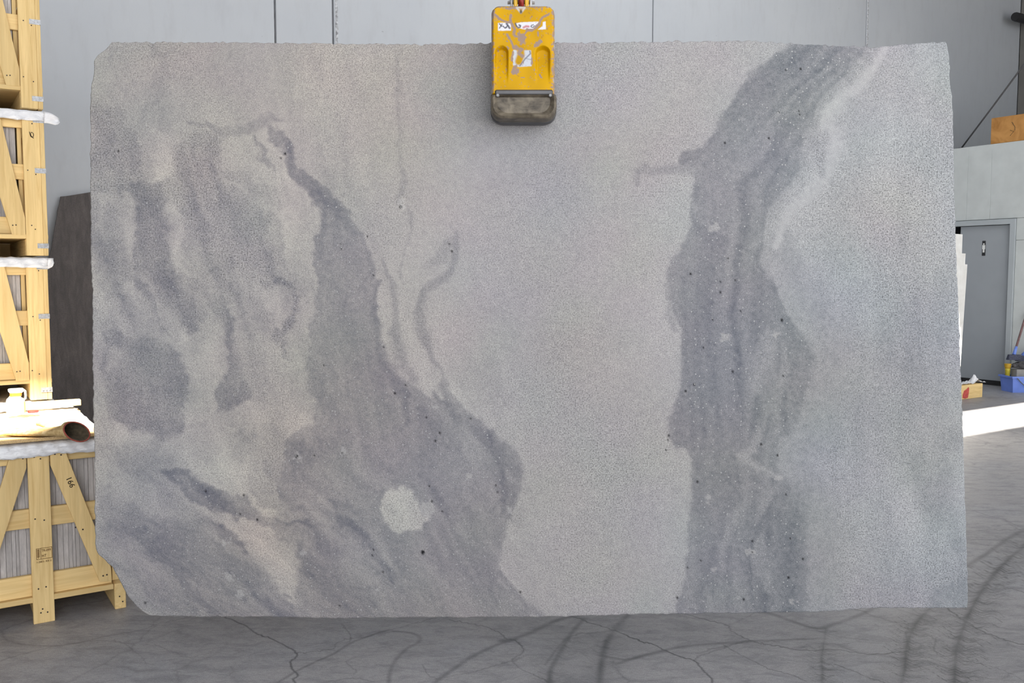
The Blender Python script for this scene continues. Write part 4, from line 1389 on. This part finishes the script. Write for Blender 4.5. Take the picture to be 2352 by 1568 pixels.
def crate(loc, xr, xc, depth, label, seed, corner_post, flap=None, hand=None, stamp=False, film_z=0.752, drop=0.048):
    """xr: right end, xc: centre of the middle post (local x runs along the wall); the front face is y = 0"""
    r = random.Random(seed)
    t = empty('stone_tile_crate', loc, TH)
    tag(t, label, 'crate', 'timber crates packed with stone tiles')
    xl = 2 * xc - xr
    pw = 0.040
    fy, ry = 0.0, 0.022                          # front layer, rail layer
    # rails
    for z0, z1 in ((0.672, 0.747), (0.402, 0.482), (0.114, 0.203)):
        box('rail', xl + .002, xr - .002, ry, ry + .022, z0, z1, M['wood_h'], t, .002)
        box('rail', xl + .002, xr - .002, depth - .044, depth - .022, z0, z1, M['wood_h'], t, .002)
    # posts: middle, and corner posts or thin end boards
    box('post', xc - pw, xc + pw, fy, ry, 0.0, 0.735, M['wood_v'], t, .002)
    box('post', xc - pw, xc + pw, depth - .022, depth, 0.0, 0.735, M['wood_v'], t, .002)
    if corner_post:
        for x0, x1 in ((xr - .104, xr - .0225), (xl + .0225, xl + .104)):
            box('post', x0, x1, fy, ry, 0.0, 0.745, M['wood_v'], t, .002)
        for x0, x1 in ((xr - .022, xr), (xl, xl + .022)):
            box('end_board', x0, x1, fy, .12, 0.0, 0.745, M['wood_v'], t, .002)
            box('end_board', x0, x1, depth - .12, depth, 0.0, 0.745, M['wood_v'], t, .002)
    else:
        for x0, x1 in ((xr - .001, xr + .026), (xl - .026, xl + .001)):
            box('end_board', x0, x1, fy + .01, .11, 0.128, 0.745, M['wood_v'], t, .002)
            box('end_board', x0, x1, depth - .11, depth - .01, 0.128, 0.745, M['wood_v'], t, .002)
    # diagonal braces, mirrored about the middle post
    for sgn in (1, -1):
        if corner_post:
            e = xr - .106 - xc
            poly = [(pw + .004, .72), (pw + .058, .72), (e, .245), (e - .002, .108), (e - .064, .108), (pw + .004, .40)]
            poly = [(pw + .004, .735), (pw + .070, .735), (e, .33), (e, .108), (e - .066, .108), (e - .175, .735 - .28)] if False else \
                   [(e - .165, .735), (e - .100, .735), (e, .20), (e, .108), (e - .064, .108), (e - .185, .60)]
        else:
            e = xr - xc - .004
            poly = [(pw + .004, .72), (pw + .060, .72), (e - .002, .185), (e, .128), (e - .048, .132), (pw + .004, .66)]
        pts = [(xc + sgn * x, z) for x, z in poly]
        if sgn < 0:
            pts = pts[::-1]
        prism('diagonal_brace', pts, fy + .001, ry, M['wood_d'] if sgn > 0 else M['wood_v'], t, .0015)
    # deck and bearers
    box('deck', xl + .001, xr + .002, .004, depth - .004, 0.090, 0.1125, M['wood_h'], t, .002)
    if corner_post:
        bear = ((xr - .106, xr - .026), (xl + .026, xl + .106), (xc - .04, xc + .04))
    else:
        bear = ((xr + .004, xr + .050), (xl - .050, xl - .004), (xc - .03, xc + .03))
    for x0, x1 in bear:
        box('bearer', x0, x1, .024 if corner_post or abs(x0 - xc) < .06 else .0, depth - .024, 0.0, 0.0895 if corner_post or abs(x0 - xc) < .06 else .112, M['wood_n'], t, .003)
    # top rails across
    for x0 in (xl + .03, xc - .03, xr - .09):
        box('top_slat', x0, x0 + .06, .046, depth - .046, .728, .746, M['wood_n'], t, .002)
    # stone tiles standing on edge
    x = xl + .03
    xe = xr - (.128 if corner_post else .012)
    while x < xe - .008:
        w = min(r.choice((.012, .015, .02, .022, .028)), xe - x)
        z1 = .70 + r.uniform(-.012, .008)
        y0 = .047 + r.uniform(0, .006)
        box('stone_tile', x, x + w - .0012, y0, depth - .05, .1135, z1, M['tile'], t, .0)
        x += w
    if corner_post:
        box('inner_board', xr - .126, xr - .106, .046, depth - .05, .1135, .70, M['wood_v'], t, .002)
    box('rear_board', xl + .03, xr - .03, depth - .05, depth - .026, .001, .0885, M['wood_h'], t, .002)
    nl = []
    for x0 in (-.017, .010):
        for z in (.15, .44, .705):
            nl.append((xc + x0 + r.uniform(-.004, .004), z + r.uniform(-.014, .014)))
    nl += [(xc - .012, .045), (xc + .013, .043), (xc - .005, .06)]
    e = xr - .004 if not corner_post else xr - .13
    nl += [(e - .035, .158), (e - .02, .160)]
    if corner_post:
        for z in (.15, .44, .705):
            nl += [(xr - .085 + r.uniform(-.01, .01), z + .01), (xr - .05 + r.uniform(-.01, .01), z - .01)]
        for z in (.052, .450, .715):
            clip(t, xr, z, fy)
    else:
        nl += [(xc + .13, .385), (xc + .158, .372), (xc + .062, .705), (xc + .085, .700), (xc - .056, .70), (xr + .014, .16), (xr + .024, .055), (xr + .036, .03)]
    nails(t, nl, fy)
    film_sheet(t, xl - .004, xr + .004, depth, film_z, drop, seed, flap)
    return t


N1, N2 = 4.185, 5.50
front_crate = crate(B(0, N1, 0), 0.660, 0.390, 1.10, 'low timber crate with a burnt stamp on its middle board, left of the slab', 3, False)
CH = 0.775
stack = []
for k, (lab, fl) in enumerate((('bottom crate of the tall stack, hidden behind the low crate with the glue bottle', None),
                               ('second crate up the tall stack, just above the glue bottle', (.030, .058, .0)),
                               ('third crate up the tall stack, with a pen mark on its post', (.075, .06, .028)),
                               ('topmost timber crate of the tall stack at the upper left corner', None))):
    stack.append(crate(B(0, N2, k * CH), 0.600 - (0.008 if k == 1 else 0), 0.215, 1.05, lab, 20 + k, True, fl, film_z=.762, drop=.050))


# writing on the crates: burnt heat-treatment stamp, and pencilled marks
def text_mesh(name, body, size, mat, parent, loc, rot=(math.pi / 2, 0, 0), shear=0.0, sx=1.0):
    cu = bpy.data.curves.new(name, 'FONT')
    cu.body = body
    cu.size = size
    cu.shear = shear
    cu.extrude = 0.0004
    cu.resolution_u = 3
    tmp = bpy.data.objects.new(name, cu)
    COL.objects.link(tmp)
    dg = bpy.context.evaluated_depsgraph_get()
    me = bpy.data.meshes.new_from_object(tmp.evaluated_get(dg))
    bpy.data.objects.remove(tmp)
    o = link_mesh(name, me, None, parent)
    o.data.materials.clear()
    o.data.materials.append(mat)
    o.location = loc
    o.rotation_euler = rot
    o.scale = (sx, 1, 1)
    return o


fp = [c for c in front_crate.children if c.name.startswith('post')][0]
bm = bmesh.new()
x0, x1, z0, z1 = .369, .4285, .271, .318
for a in ((x0, x1, z1 - .0016, z1), (x0, x1, z0, z0 + .0016), (x0, x0 + .0016, z0, z1), (x1 - .0016, x1, z0, z1), (x0 + .016, x0 + .0176, z0, z1)):
    bm_box(bm, a[0], a[1], -.0008, .001, a[2], a[3])
# the wheat-ear mark and lettering column at the left of the stamp
for j in range(7):
    zc = z0 + .010 + j * .005
    for sgn in (-1, 1):
        bm_box(bm, x0 + .008 + sgn * .0032 - .0022, x0 + .008 + sgn * .0032 + .0022, -.0008, .001, zc, zc + .0022)
bm_box(bm, x0 + .0072, x0 + .0088, -.0008, .001, z0 + .004, z1 - .004)
from_bm('stamp_frame', bm, M['stamp_ink'], fp)
text_mesh('stamp_text', 'TR-099', .0150, M['stamp_ink'], fp, (x0 + .0195, -.0006, z1 - .0165), sx=.78)
text_mesh('stamp_text', 'HT', .0165, M['stamp_ink'], fp, (x0 + .0195, -.0006, z0 + .008), sx=.85)
text_mesh('stamp_text', '1-2001- KK 0', .0112, M['stamp_ink'], fp, (x0 - .001, -.0006, z0 - .0145), sx=.92)
fd = [c for c in front_crate.children if c.name.startswith('diagonal_brace')][0]
text_mesh('pencil_number', '166', .031, M['ink'], fd, (.489, -.0006, .600), rot=(math.pi / 2, math.radians(70), 0), sx=1.05)
cp = [c for c in stack[2].children if c.name.startswith('post')][2]
bm = bmesh.new()
pts = spline([(.530, .652), (.535, .628), (.545, .625), (.549, .640), (.540, .650), (.535, .636), (.548, .618)], 5)
tube(bm, [(x, -.0006, z) for x, z in pts], .0016, 5)
from_bm('pen_mark', bm, M['ink'], cp)

# ------------------------------------------------------------------ things on the low crate
TOPZ = 0.766
chip = empty('chipboard_panel', B(0, N1, 0), TH)
tag(chip, 'thin chipboard strip lying along the front top edge of the low crate', 'board')
bm = bmesh.new()
bm_box(bm, 0.10, 0.72, -.012, .155, TOPZ + .001, TOPZ + .0145, .0008)
from_bm('chipboard', bm, M['chip'], chip)
CT = TOPZ + .0147
batten = box('timber_batten', 0, .66, 0, .048, 0, .030, M['wood_h'], None, .002)
batten.location = B(0.03, N1 + .985, TOPZ + .006)
batten.rotation_euler = (0, 0, TH)
tag(batten, 'pale timber batten lying along the back of the low crate top behind the glue bottle', 'batten')

# glue bottle
M['white_plastic'] = flat_mat('white_plastic', (0.80, 0.78, 0.70), 0.35, var=.03)
M['orange'] = flat_mat('orange_plastic', (0.85, 0.20, 0.02), 0.35, var=.05)
M['yellow_label'] = flat_mat('yellow_label', (0.78, 0.68, 0.05), 0.5, var=.05)
bot = empty('glue_bottle', B(.376, N1 + .80, TOPZ + .012), TH)
tag(bot, 'white plastic bottle with an orange capped neck on top of the low crate', 'bottle')


def rrect(hx, hy, r, z, cx_=0.0, cy_=0.0, n=4):
    pts = []
    for sx, sy, t0 in ((1, 1, 0), (-1, 1, 90), (-1, -1, 180), (1, -1, 270)):
        for i in range(n + 1):
            t = math.radians(t0 + 90 * i / n)
            pts.append((cx_ + sx * (hx - r) + r * math.cos(t), cy_ + sy * (hy - r) + r * math.sin(t), z))
    return pts


bm = bmesh.new()
loft(bm, [rrect(.036, .026, .010, 0), rrect(.039, .029, .012, .004), rrect(.039, .029, .012, .062), rrect(.036, .027, .012, .072), rrect(.026, .022, .010, .080, -.002), rrect(.024, .020, .010, .086, .000)])
from_bm('bottle_body', bm, M['white_plastic'], bot, False)
bm = bmesh.new()
loft(bm, [rrect(.0245, .0205, .010, .086, .001), rrect(.025, .021, .010, .089, .002), rrect(.026, .021, .010, .103, .003)])
from_bm('neck_band', bm, M['orange'], bot)
bm = bmesh.new()
loft(bm, [rrect(.027, .022, .010, .103, .003), rrect(.033, .024, .012, .110, .004), rrect(.034, .024, .012, .119, .004), rrect(.030, .021, .010, .122, .004)])
from_bm('cap', bm, M['white_plastic'], bot)
bm = bmesh.new()
tube(bm, [(.034, 0, .115), (.043, 0, .108), (.044, 0, .085), (.042, 0, .070), (.036, 0, .062)], .0055, 8)
from_bm('handle', bm, M['white_plastic'], bot, True)
box('label_stripe', .0335, .0395, -.0296, -.012, .006, .060, M['yellow_label'], bot, .001)
lid = empty('red_lid', B(.452, N1 + .815, TOPZ + .0105), TH)
tag(lid, 'small red lid lying on the white film right beside the glue bottle', 'lid')
bm = bmesh.new()
loft(bm, [[(r_ * math.cos(t), r_ * math.sin(t), z) for t in np.linspace(0, 2 * math.pi, 18, endpoint=False)] for r_, z in ((.024, 0), (.025, .003), (.025, .008), (.022, .010))])
from_bm('lid_disc', bm, flat_mat('red_plastic', (.55, .04, .03), .4), lid)

# leather work glove lying over the front edge, its cuff open towards the right
M['leather'] = None
m = NT('tan_leather', 0.75, spec=.25)
v = m.noise(m.coord(), 60, 4, .6, .5)
m.color(m.ramp(v, [(.3, (.40, .26, .10)), (.6, (.60, .44, .22)), (.8, (.70, .56, .34))]))
m.bump(v, .4, .004)
M['leather'] = m.m
M['glove_in'] = flat_mat('glove_lining', (.085, .065, .04), .95, var=.4, scale=60)
M['red_trim'] = flat_mat('red_cuff_trim', (.36, .075, .05), .7, var=.2, scale=60)
glove = empty('work_glove', B(0, N1, CT), TH)
tag(glove, 'tan leather work glove with a red-trimmed open cuff on the low crate', 'glove')
C0 = Vector((.530, -.062, .020))                # cuff mouth centre, local
C1 = Vector((.285, .125, .014))                  # finger end
ax = (C1 - C0)
ax.z = 0
ax.normalize()
SD3 = sd3 = Vector((-ax.y, ax.x, 0))


LAT0 = Vector((-.92, -.38, 0)).normalized()


def gring(c, a, b, tilt=0.0, n=18, sag=0.0):
    out = []
    k = max(0.0, 1 - (c - C0).length / .085)
    sd3 = (LAT0 * k + SD3 * (1 - k)).normalized()
    ax = Vector((sd3.y, -sd3.x, 0))
    for i in range(n):
        t = 2 * math.pi * i / n
        z = b * math.sin(t) + sag * math.cos(t)
        out.append(c + sd3 * (a * math.cos(t)) + Vector((0, 0, z)) + ax * (tilt * math.sin(t)))
    return out


def gc(t, z=None):
    p = C0.lerp(C1, t)
    if z is not None:
        p.z = z
    return p


bm = bmesh.new()
loft(bm, [gring(gc(0), .055, .040, .02, sag=.010), gring(gc(.06, .026), .053, .036, .016, sag=.009), gring(gc(.14, .025), .048, .028), gring(gc(.26, .022), .043, .021), gring(gc(.36, .019), .043, .018),
          gring(gc(.50, .018), .050, .017), gring(gc(.62, .017), .050, .016), gring(gc(.72, .015), .044, .013)], cap=False)
for k in range(4):                               # four fingers
    o_ = (-.036, -.012, .012, .035)[k]
    ln = (.24, .30, .29, .20)[k]
    a = gc(.66, .016) + sd3 * o_
    b_ = a + ax * (ln * .32) + sd3 * (o_ * .15) + Vector((0, 0, .004))
    c_ = a + ax * (ln * .55) + sd3 * (o_ * .35) + Vector((0, 0, -.004))
    tube(bm, [a, a.lerp(b_, .6), b_, c_, c_ + ax * .006], [.0115, .0125, .012, .010, .005], 9, .95)
a = gc(.44, .022) + sd3 * -.040
tube(bm, [a - ax * .02 + sd3 * .012, a + sd3 * -.012 + ax * .025 + Vector((0, 0, .014)), a + sd3 * -.020 + ax * .055 + Vector((0, 0, .020)), a + sd3 * -.022 + ax * .075 + Vector((0, 0, .018))], [.014, .014, .012, .007], 9)
from_bm('glove_hand', bm, M['leather'], glove, True)
bm = bmesh.new()
loft(bm, [gring(gc(0), .052, .037, .02, sag=.010), gring(gc(.05, .026), .050, .033, .016, sag=.009), gring(gc(.14, .025), .044, .024), gring(gc(.26, .022), .036, .016), gring(gc(.36, .019), .030, .010)], cap=True)
bmesh.ops.delete(bm, geom=[f for f in bm.faces if len(f.verts) > 4 and all((v.co - gc(0)).length < .08 for v in f.verts)], context='FACES')
from_bm('lining', bm, M['glove_in'], glove, True)
bm = bmesh.new()
rg = gring(gc(0), .0545, .039, .02, sag=.010, n=24)
tube(bm, rg + [rg[0]], .0032, 6, cap=False)
from_bm('cuff_trim', bm, M['red_trim'], glove, True)

# ================================================================== DARK SLAB AGAINST THE BACK WALL
def slab_from_outline(name, pts, n0, thick, mat, label, lean_top=0.0, z_top=1.0, cat='stone slab', jag=0.004, seed=1, group=None):
    r = random.Random(seed)
    dense = []
    for i in range(len(pts)):
        a, b = np.array(pts[i]), np.array(pts[(i + 1) % len(pts)])
        k = max(1, int(np.hypot(*(b - a)) / .05))
        for j in range(k):
            p = a + (b - a) * j / k
            q = p if (j == 0 or p[1] < .001) else p + np.array([r.gauss(0, jag), r.gauss(0, jag)])
            dense.append((q[0], max(0.0, q[1])))
    s0 = float(np.mean([p[0] for p in dense]))
    bm = bmesh.new()
    rings = [[(x - s0, yy + lean_top * (z / z_top), z) for x, z in dense] for yy in (0, thick)]
    a = [bm.verts.new(p) for p in rings[0]]
    b = [bm.verts.new(p) for p in rings[1]]
    k = len(a)
    bm.faces.new(a)
    bm.faces.new(b[::-1])
    for i in range(k):
        bm.faces.new((a[i], b[i], b[(i + 1) % k], a[(i + 1) % k]))
    o = from_bm(name, bm, mat)
    o.location = B(s0, n0, 0)
    o.rotation_euler = (0, 0, TH)
    tag(o, label, cat, group)
    return o


m = NT('dark_brown_stone', 0.5, spec=.35)
v = m.noise(m.coord((1, 1, .10)), 24, 5, .65, .5)
v2 = m.noise(m.coord(), 160, 3, .6)
c = m.ramp(v, [(.3, (.062, .052, .050)), (.55, (.098, .082, .078)), (.78, (.145, .122, .112))])
m.color(m.mix(c, m.ramp(v2, [(.3, .62), (.5, 1.0), (.7, 1.25)]), .7, 'MULTIPLY'))
M['brown'] = m.m
nb_ = N_BACK - .40
a1 = snz(on_n(140, 451, N_BACK - .06))
a2 = snz(on_n(207, 441, N_BACK - .06))
bl = snz(on_n(112, 600, N_BACK - .16))
slab_from_outline('dark_stone_slab', [(bl[0] - .12, 0), (3.3, 0), (3.28, a2[2] + .03), (a2[0], a2[2]), (a1[0], a1[2]), (bl[0], bl[2]), (bl[0] - .06, 1.0)], nb_, .03, M['brown'],
                  'dark brown stone slab leaning on the back wall behind the crate stack', N_BACK - .035 - nb_, a2[2] + .03, seed=4)

# ================================================================== PALE SLABS ON A RACK BESIDE THE DOOR
m = NT('white_stone', 0.45)
v = m.noise(m.coord(), 14, 4, .6)
m.color(m.ramp(v, [(.3, (.74, .72, .68)), (.7, (.86, .85, .82))]))
M['white_stone'] = m.m
for k, (pt, pb, n0, lab) in enumerate((((2211, 538), (2199, 860), 4.86, 'tallest white stone slab edge showing beside the big slab in front of the grey door'),
                                        ((2218, 582), (2202, 860), 4.93, 'middle white stone slab edge, second tallest, between the big slab and grey door'),
                                        ((2222, 607), (2205, 860), 5.00, 'shortest white stone slab edge, rightmost, between the big slab and grey door'))):
    s1, _, zt_ = snz(on_n(pt[0], pt[1], n0 + .10))
    sb, _, zb_ = snz(on_n(pb[0], pb[1], n0 + .03))
    sl = (s1 - sb) / (zt_ - zb_)
    slab_from_outline('white_stone_slab', [(s1 - 1.6, 0), (sb - sl * zb_, 0), (s1, zt_), (s1 - 1.6, zt_ + .02)], n0, .022, M['white_stone'], lab, .10, zt_, jag=.0, seed=8 + k, group='white slabs on the rack')
rack = empty('slab_rack', B(7.2, 5.22, 0), TH)
tag(rack, 'dark steel slab rack holding the white stone slabs, mostly hidden behind the big slab', 'rack')
for x in (-.65, .45):
    prism('upright', [(x - .03, 0), (x + .03, 0), (x + .03, 1.75), (x - .03, 1.75)], -.05, .0, M['steel_dark'], rack, .003).location = (0, .05, 0)
    box('foot', x - .03, x + .03, -.35, .35, 0.0, .05, M['steel_dark'], rack, .003)
box('crossbar', -.7, .5, .0, .05, 1.5, 1.56, M['steel_dark'], rack, .003)

# ================================================================== THINGS BY THE DOOR
blk = empty('timber_block', B(10.20, 5.99, 0), TH)
tag(blk, 'timber block with a red paint mark on the floor before the door', 'timber block')
box('block', -.30, .34, 0, .12, 0, .165, M['wood_h'], blk, .004)
bm = bmesh.new()
ring = [(x_, -.0015, z_) for x_, z_ in ((-.075, .02), (-.02, .008), (.035, .015), (.050, .07), (.056, .125), (.04, .14), (.0, .118), (-.05, .10), (-.07, .06))]
vs = [bm.verts.new(p) for p in ring]
vs2 = [bm.verts.new((p[0], .001, p[2])) for p in ring]
bm.faces.new(vs)
for i in range(len(vs)):
    k_ = (i + 1) % len(vs)
    bm.faces.new((vs[i], vs[k_], vs2[k_], vs2[i]))
from_bm('red_paint_mark', bm, flat_mat('red_spray_paint', (.52, .07, .06), .7, var=.3, scale=30), blk)
scrap = empty('plastic_scrap', B(10.36, 6.02, .166), TH)
tag(scrap, 'crumpled scrap of white film lying on top of the red-marked timber block', 'plastic scrap')
gxn, gyn = 14, 6
vs, fs = [], []
r = random.Random(9)
for i in range(gxn + 1):
    for j in range(gyn + 1):
        x = -.30 + .56 * i / gxn
        y = -.02 + .12 * j / gyn
        z = .004 + .018 * r.random() + .085 * math.exp(-((x - .10) / .045) ** 2 - ((y - .03) / .05) ** 2)
        vs.append((x, y, z))
fs = [(i * (gyn + 1) + j, (i + 1) * (gyn + 1) + j, (i + 1) * (gyn + 1) + j + 1, i * (gyn + 1) + j + 1) for i in range(gxn) for j in range(gyn)]
so = pydata('film', vs, fs, M['film'], scrap)
so.modifiers.new('thickness', 'SOLIDIFY').thickness = .002

# blue plastic crate with cleaning things
M['blue'] = flat_mat('blue_plastic', lin(112, 140, 222), .45, var=.08, scale=8)
bn = snz(on_z(2325, 902))
bl_ = snz(on_z(2292, 895))
yaw = math.atan2(bl_[1] - bn[1], bl_[0] - bn[0]) - math.pi / 2       # local +y runs from the near corner to the left corner
tub = empty('blue_tub', B(bn[0], bn[1], 0), TH + yaw)
tag(tub, 'blue plastic tub with a wire handle, full of cleaning things, right of the door', 'tub')
TW, TD, TH_ = .42, .27, .20
bm = bmesh.new()
tp_ = .018
o0 = [(tp_, tp_, 0), (TW - tp_, tp_, 0), (TW - tp_, TD - tp_, 0), (tp_, TD - tp_, 0)]
o1 = [(0, 0, TH_), (TW, 0, TH_), (TW, TD, TH_), (0, TD, TH_)]
i1 = [(.006, .006, TH_), (TW - .006, .006, TH_), (TW - .006, TD - .006, TH_), (.006, TD - .006, TH_)]
i0 = [(tp_ + .006, tp_ + .006, .01), (TW - tp_ - .006, tp_ + .006, .01), (TW - tp_ - .006, TD - tp_ - .006, .01), (tp_ + .006, TD - tp_ - .006, .01)]
loft(bm, [o0, o1, i1, i0])
from_bm('tub_body', bm, M['blue'], tub)
bm = bmesh.new()
for a in ((-.014, TW + .014, -.014, .0), (-.014, TW + .014, TD, TD + .014), (-.014, 0, 0, TD), (TW, TW + .014, 0, TD)):
    bm_box(bm, a[0], a[1], a[2], a[3], TH_ - .022, TH_, .002)
from_bm('tub_rim', bm, M['blue'], tub)
bm = bmesh.new()
hp = [(.045 + .33 * t, -.022 - .004 * math.sin(math.pi * t), TH_ - .02 - .115 * math.sin(math.pi * t)) for t in np.linspace(0, 1, 13)]
tube(bm, hp, .006, 8)
from_bm('wire_handle', bm, flat_mat('grey_green_handle', (.13, .14, .125), .6), tub, True)


def in_tub(x, y, z):
    c_, s_ = math.cos(TH + yaw), math.sin(TH + yaw)
    p = tub.location
    return Vector((p.x + x * c_ - y * s_, p.y + x * s_ + y * c_, z))


cup = empty('yellow_spray_bottle', in_tub(.055, .20, .011), TH + yaw)
tag(cup, 'yellow bottle standing in the left corner of the blue tub', 'bottle')
circ = lambda r_, z, n=14: [(r_ * math.cos(t), r_ * math.sin(t), z) for t in np.linspace(0, 2 * math.pi, n, endpoint=False)]
bm = bmesh.new()
loft(bm, [circ(.026, 0), circ(.028, .004), circ(.028, .235), circ(.030, .245), circ(.030, .27)])
from_bm('bottle_body', bm, flat_mat('yellow_plastic', (.52, .42, .03), .4), cup, True)
bm = bmesh.new()
loft(bm, [circ(.030, .271), circ(.036, .29), circ(.041, .325), circ(.038, .33)])
from_bm('bottle_cap', bm, flat_mat('dark_yellow_cap', (.50, .30, .02), .45), cup)
gb = empty('grey_carton', in_tub(.19, .15, .011), TH + yaw)
tag(gb, 'grey cardboard carton standing in the blue tub beside the yellow bottle', 'carton')
M['card'] = flat_mat('grey_card', (.30, .295, .285), .85)
box('carton_body', -.085, .085, -.06, .06, 0, .265, M['card'], gb, .003)
box('carton_flap', -.088, .088, -.0625, .02, .2655, .270, M['card'], gb, .001)

# dark rag on the carton
rag = empty('dark_rag', in_tub(.26, .16, .2825), TH + yaw)
tag(rag, 'dark grey rag heaped on the carton in the blue tub, under the mop handles', 'rag')
bm = bmesh.new()
bmesh.ops.create_icosphere(bm, subdivisions=4, radius=1.0)
from mathutils import noise as mn
for v_ in bm.verts:
    p = v_.co.copy()
    d = 1 + .28 * mn.noise(p * 2.3) + .16 * mn.noise(p * 5.1)
    v_.co = Vector((p.x * .155 * d, p.y * .12 * d, (p.z * .075 * d) if p.z > 0 else p.z * .012))
    v_.co.z += .012
o = from_bm('cloth', bm, flat_mat('dark_grey_cloth', (.085, .082, .085), .95, var=.4, scale=40), rag, True)


def mop(name, foot, top, r_, mat_pole, label, head_mat):
    """pole leaning on the annex wall with a socket and a bristle head at its foot"""
    t = empty(name, foot)
    tag(t, label, 'broom')
    f_ = Vector(foot)
    d = Vector(top) - f_
    bm = bmesh.new()
    tube(bm, [d * .0, d * .5, d], r_, 10)
    from_bm('pole', bm, mat_pole, t, True)
    bm = bmesh.new()
    dn_ = d.normalized()
    tube(bm, [dn_ * -.01, dn_ * .10], [.022, .015], 10)
    from_bm('socket', bm, M['blue'], t, True)
    bm = bmesh.new()
    loft(bm, [[Vector(p) for p in rrect(.075, .028, .02, -.01)], [Vector(p) for p in rrect(.080, .032, .02, -.035)], [Vector(p) for p in rrect(.088, .040, .02, -.075)]])
    from_bm('bristles', bm, head_mat, t)
    return t


hm = flat_mat('blue_grey_bristles', (.06, .065, .10), .9, var=.4, scale=80)
ft1 = in_tub(.155, .235, .46)
e1 = Vector(on_s(2356, 725, S_AX - .03))
ft2 = in_tub(.31, .30, .44)
e2 = Vector(on_s(2386, 775, S_AX - .03))
M['red_pole'] = flat_mat('faded_red_pole', (.17, .09, .09), .5, var=.25, scale=20)
M['white_pole'] = flat_mat('pale_pole', (.55, .56, .56), .4)
mop('broom', ft1, tuple(ft1 + (e1 - ft1) * 1.6), .013, M['red_pole'], 'broom with a dark red handle leaning up from behind the blue tub', hm)
mop('mop', ft2, tuple(ft2 + (e2 - ft2) * 1.6), .010, M['white_pole'], 'mop with a thin pale handle leaning beside the red-handled broom', hm)

# ================================================================== ABOVE THE ANNEX
w0 = snz(on_s(2275, 328, S_AX + .02))
pw_ = empty('plywood_offcut', B(S_AX + .02, 0, AX_TOP), TH)
tag(pw_, 'orange-brown plywood box beam lying on top of the annex wall at the right edge', 'timber')
zz1 = snz(on_s(2275, 272, S_AX + .02))[2] - AX_TOP
box('board', 0, .30, w0[1] - 2.0, w0[1], .001, zz1, M['wood_orange'], pw_, .004)
bm = bmesh.new()
r = random.Random(2)
for k in range(3):
    y = w0[1] - .30 + r.uniform(-.03, .03)
    tube(bm, [(-.001, y + r.uniform(-.02, .02), .08 + .06 * k), (-.001, y + r.uniform(-.03, .03), .13 + .05 * k), (-.001, y + .02, .15 + .05 * k)], .004, 5)
from_bm('dark_stain', bm, flat_mat('dark_stain_mark', (.12, .08, .04), .9), pw_)
ca = Vector(on_s(2208, 337, S_AX + .10))
ca.z = AX_TOP
cb = Vector(on_s(2352, 148, S_AX + .10))
rod = empty('brace_cable', ca)
tag(rod, 'dark taut steel cable rising diagonally from the annex top to the upper right', 'cable')
bm = bmesh.new()
d = (cb - ca)
tube(bm, [(0, 0, .006), d * .5, d, d * ((ROOF - AX_TOP) / d.z)], .011, 8)
from_bm('cable', bm, M['steel_dark'], rod, True)
bm = bmesh.new()
bm_box(bm, -.05, .05, -.05, .05, .0, .012, .002)
from_bm('anchor_plate', bm, M['steel_dark'], rod)
br0 = snz(on_n(2331, 38, N_BACK - .25))
br = empty('wall_bracket', B(S_RIGHT, N_BACK - .25, br0[2]), TH)
tag(br, 'short black pipe stub sticking out of the wall at the top right corner', 'pipe')
bm = bmesh.new()
ln = S_RIGHT - br0[0]
tube(bm, [(-ln, 0, 0), (-ln + .02, 0, 0), (-.02, 0, 0), (-.001, 0, 0)], [.062, .068, .068, .068], 14)
from_bm('pipe', bm, M['black'], br)
bm = bmesh.new()
tube(bm, [(-.02, 0, 0), (-.001, 0, 0)], .10, 14)
from_bm('flange', bm, M['black'], br)
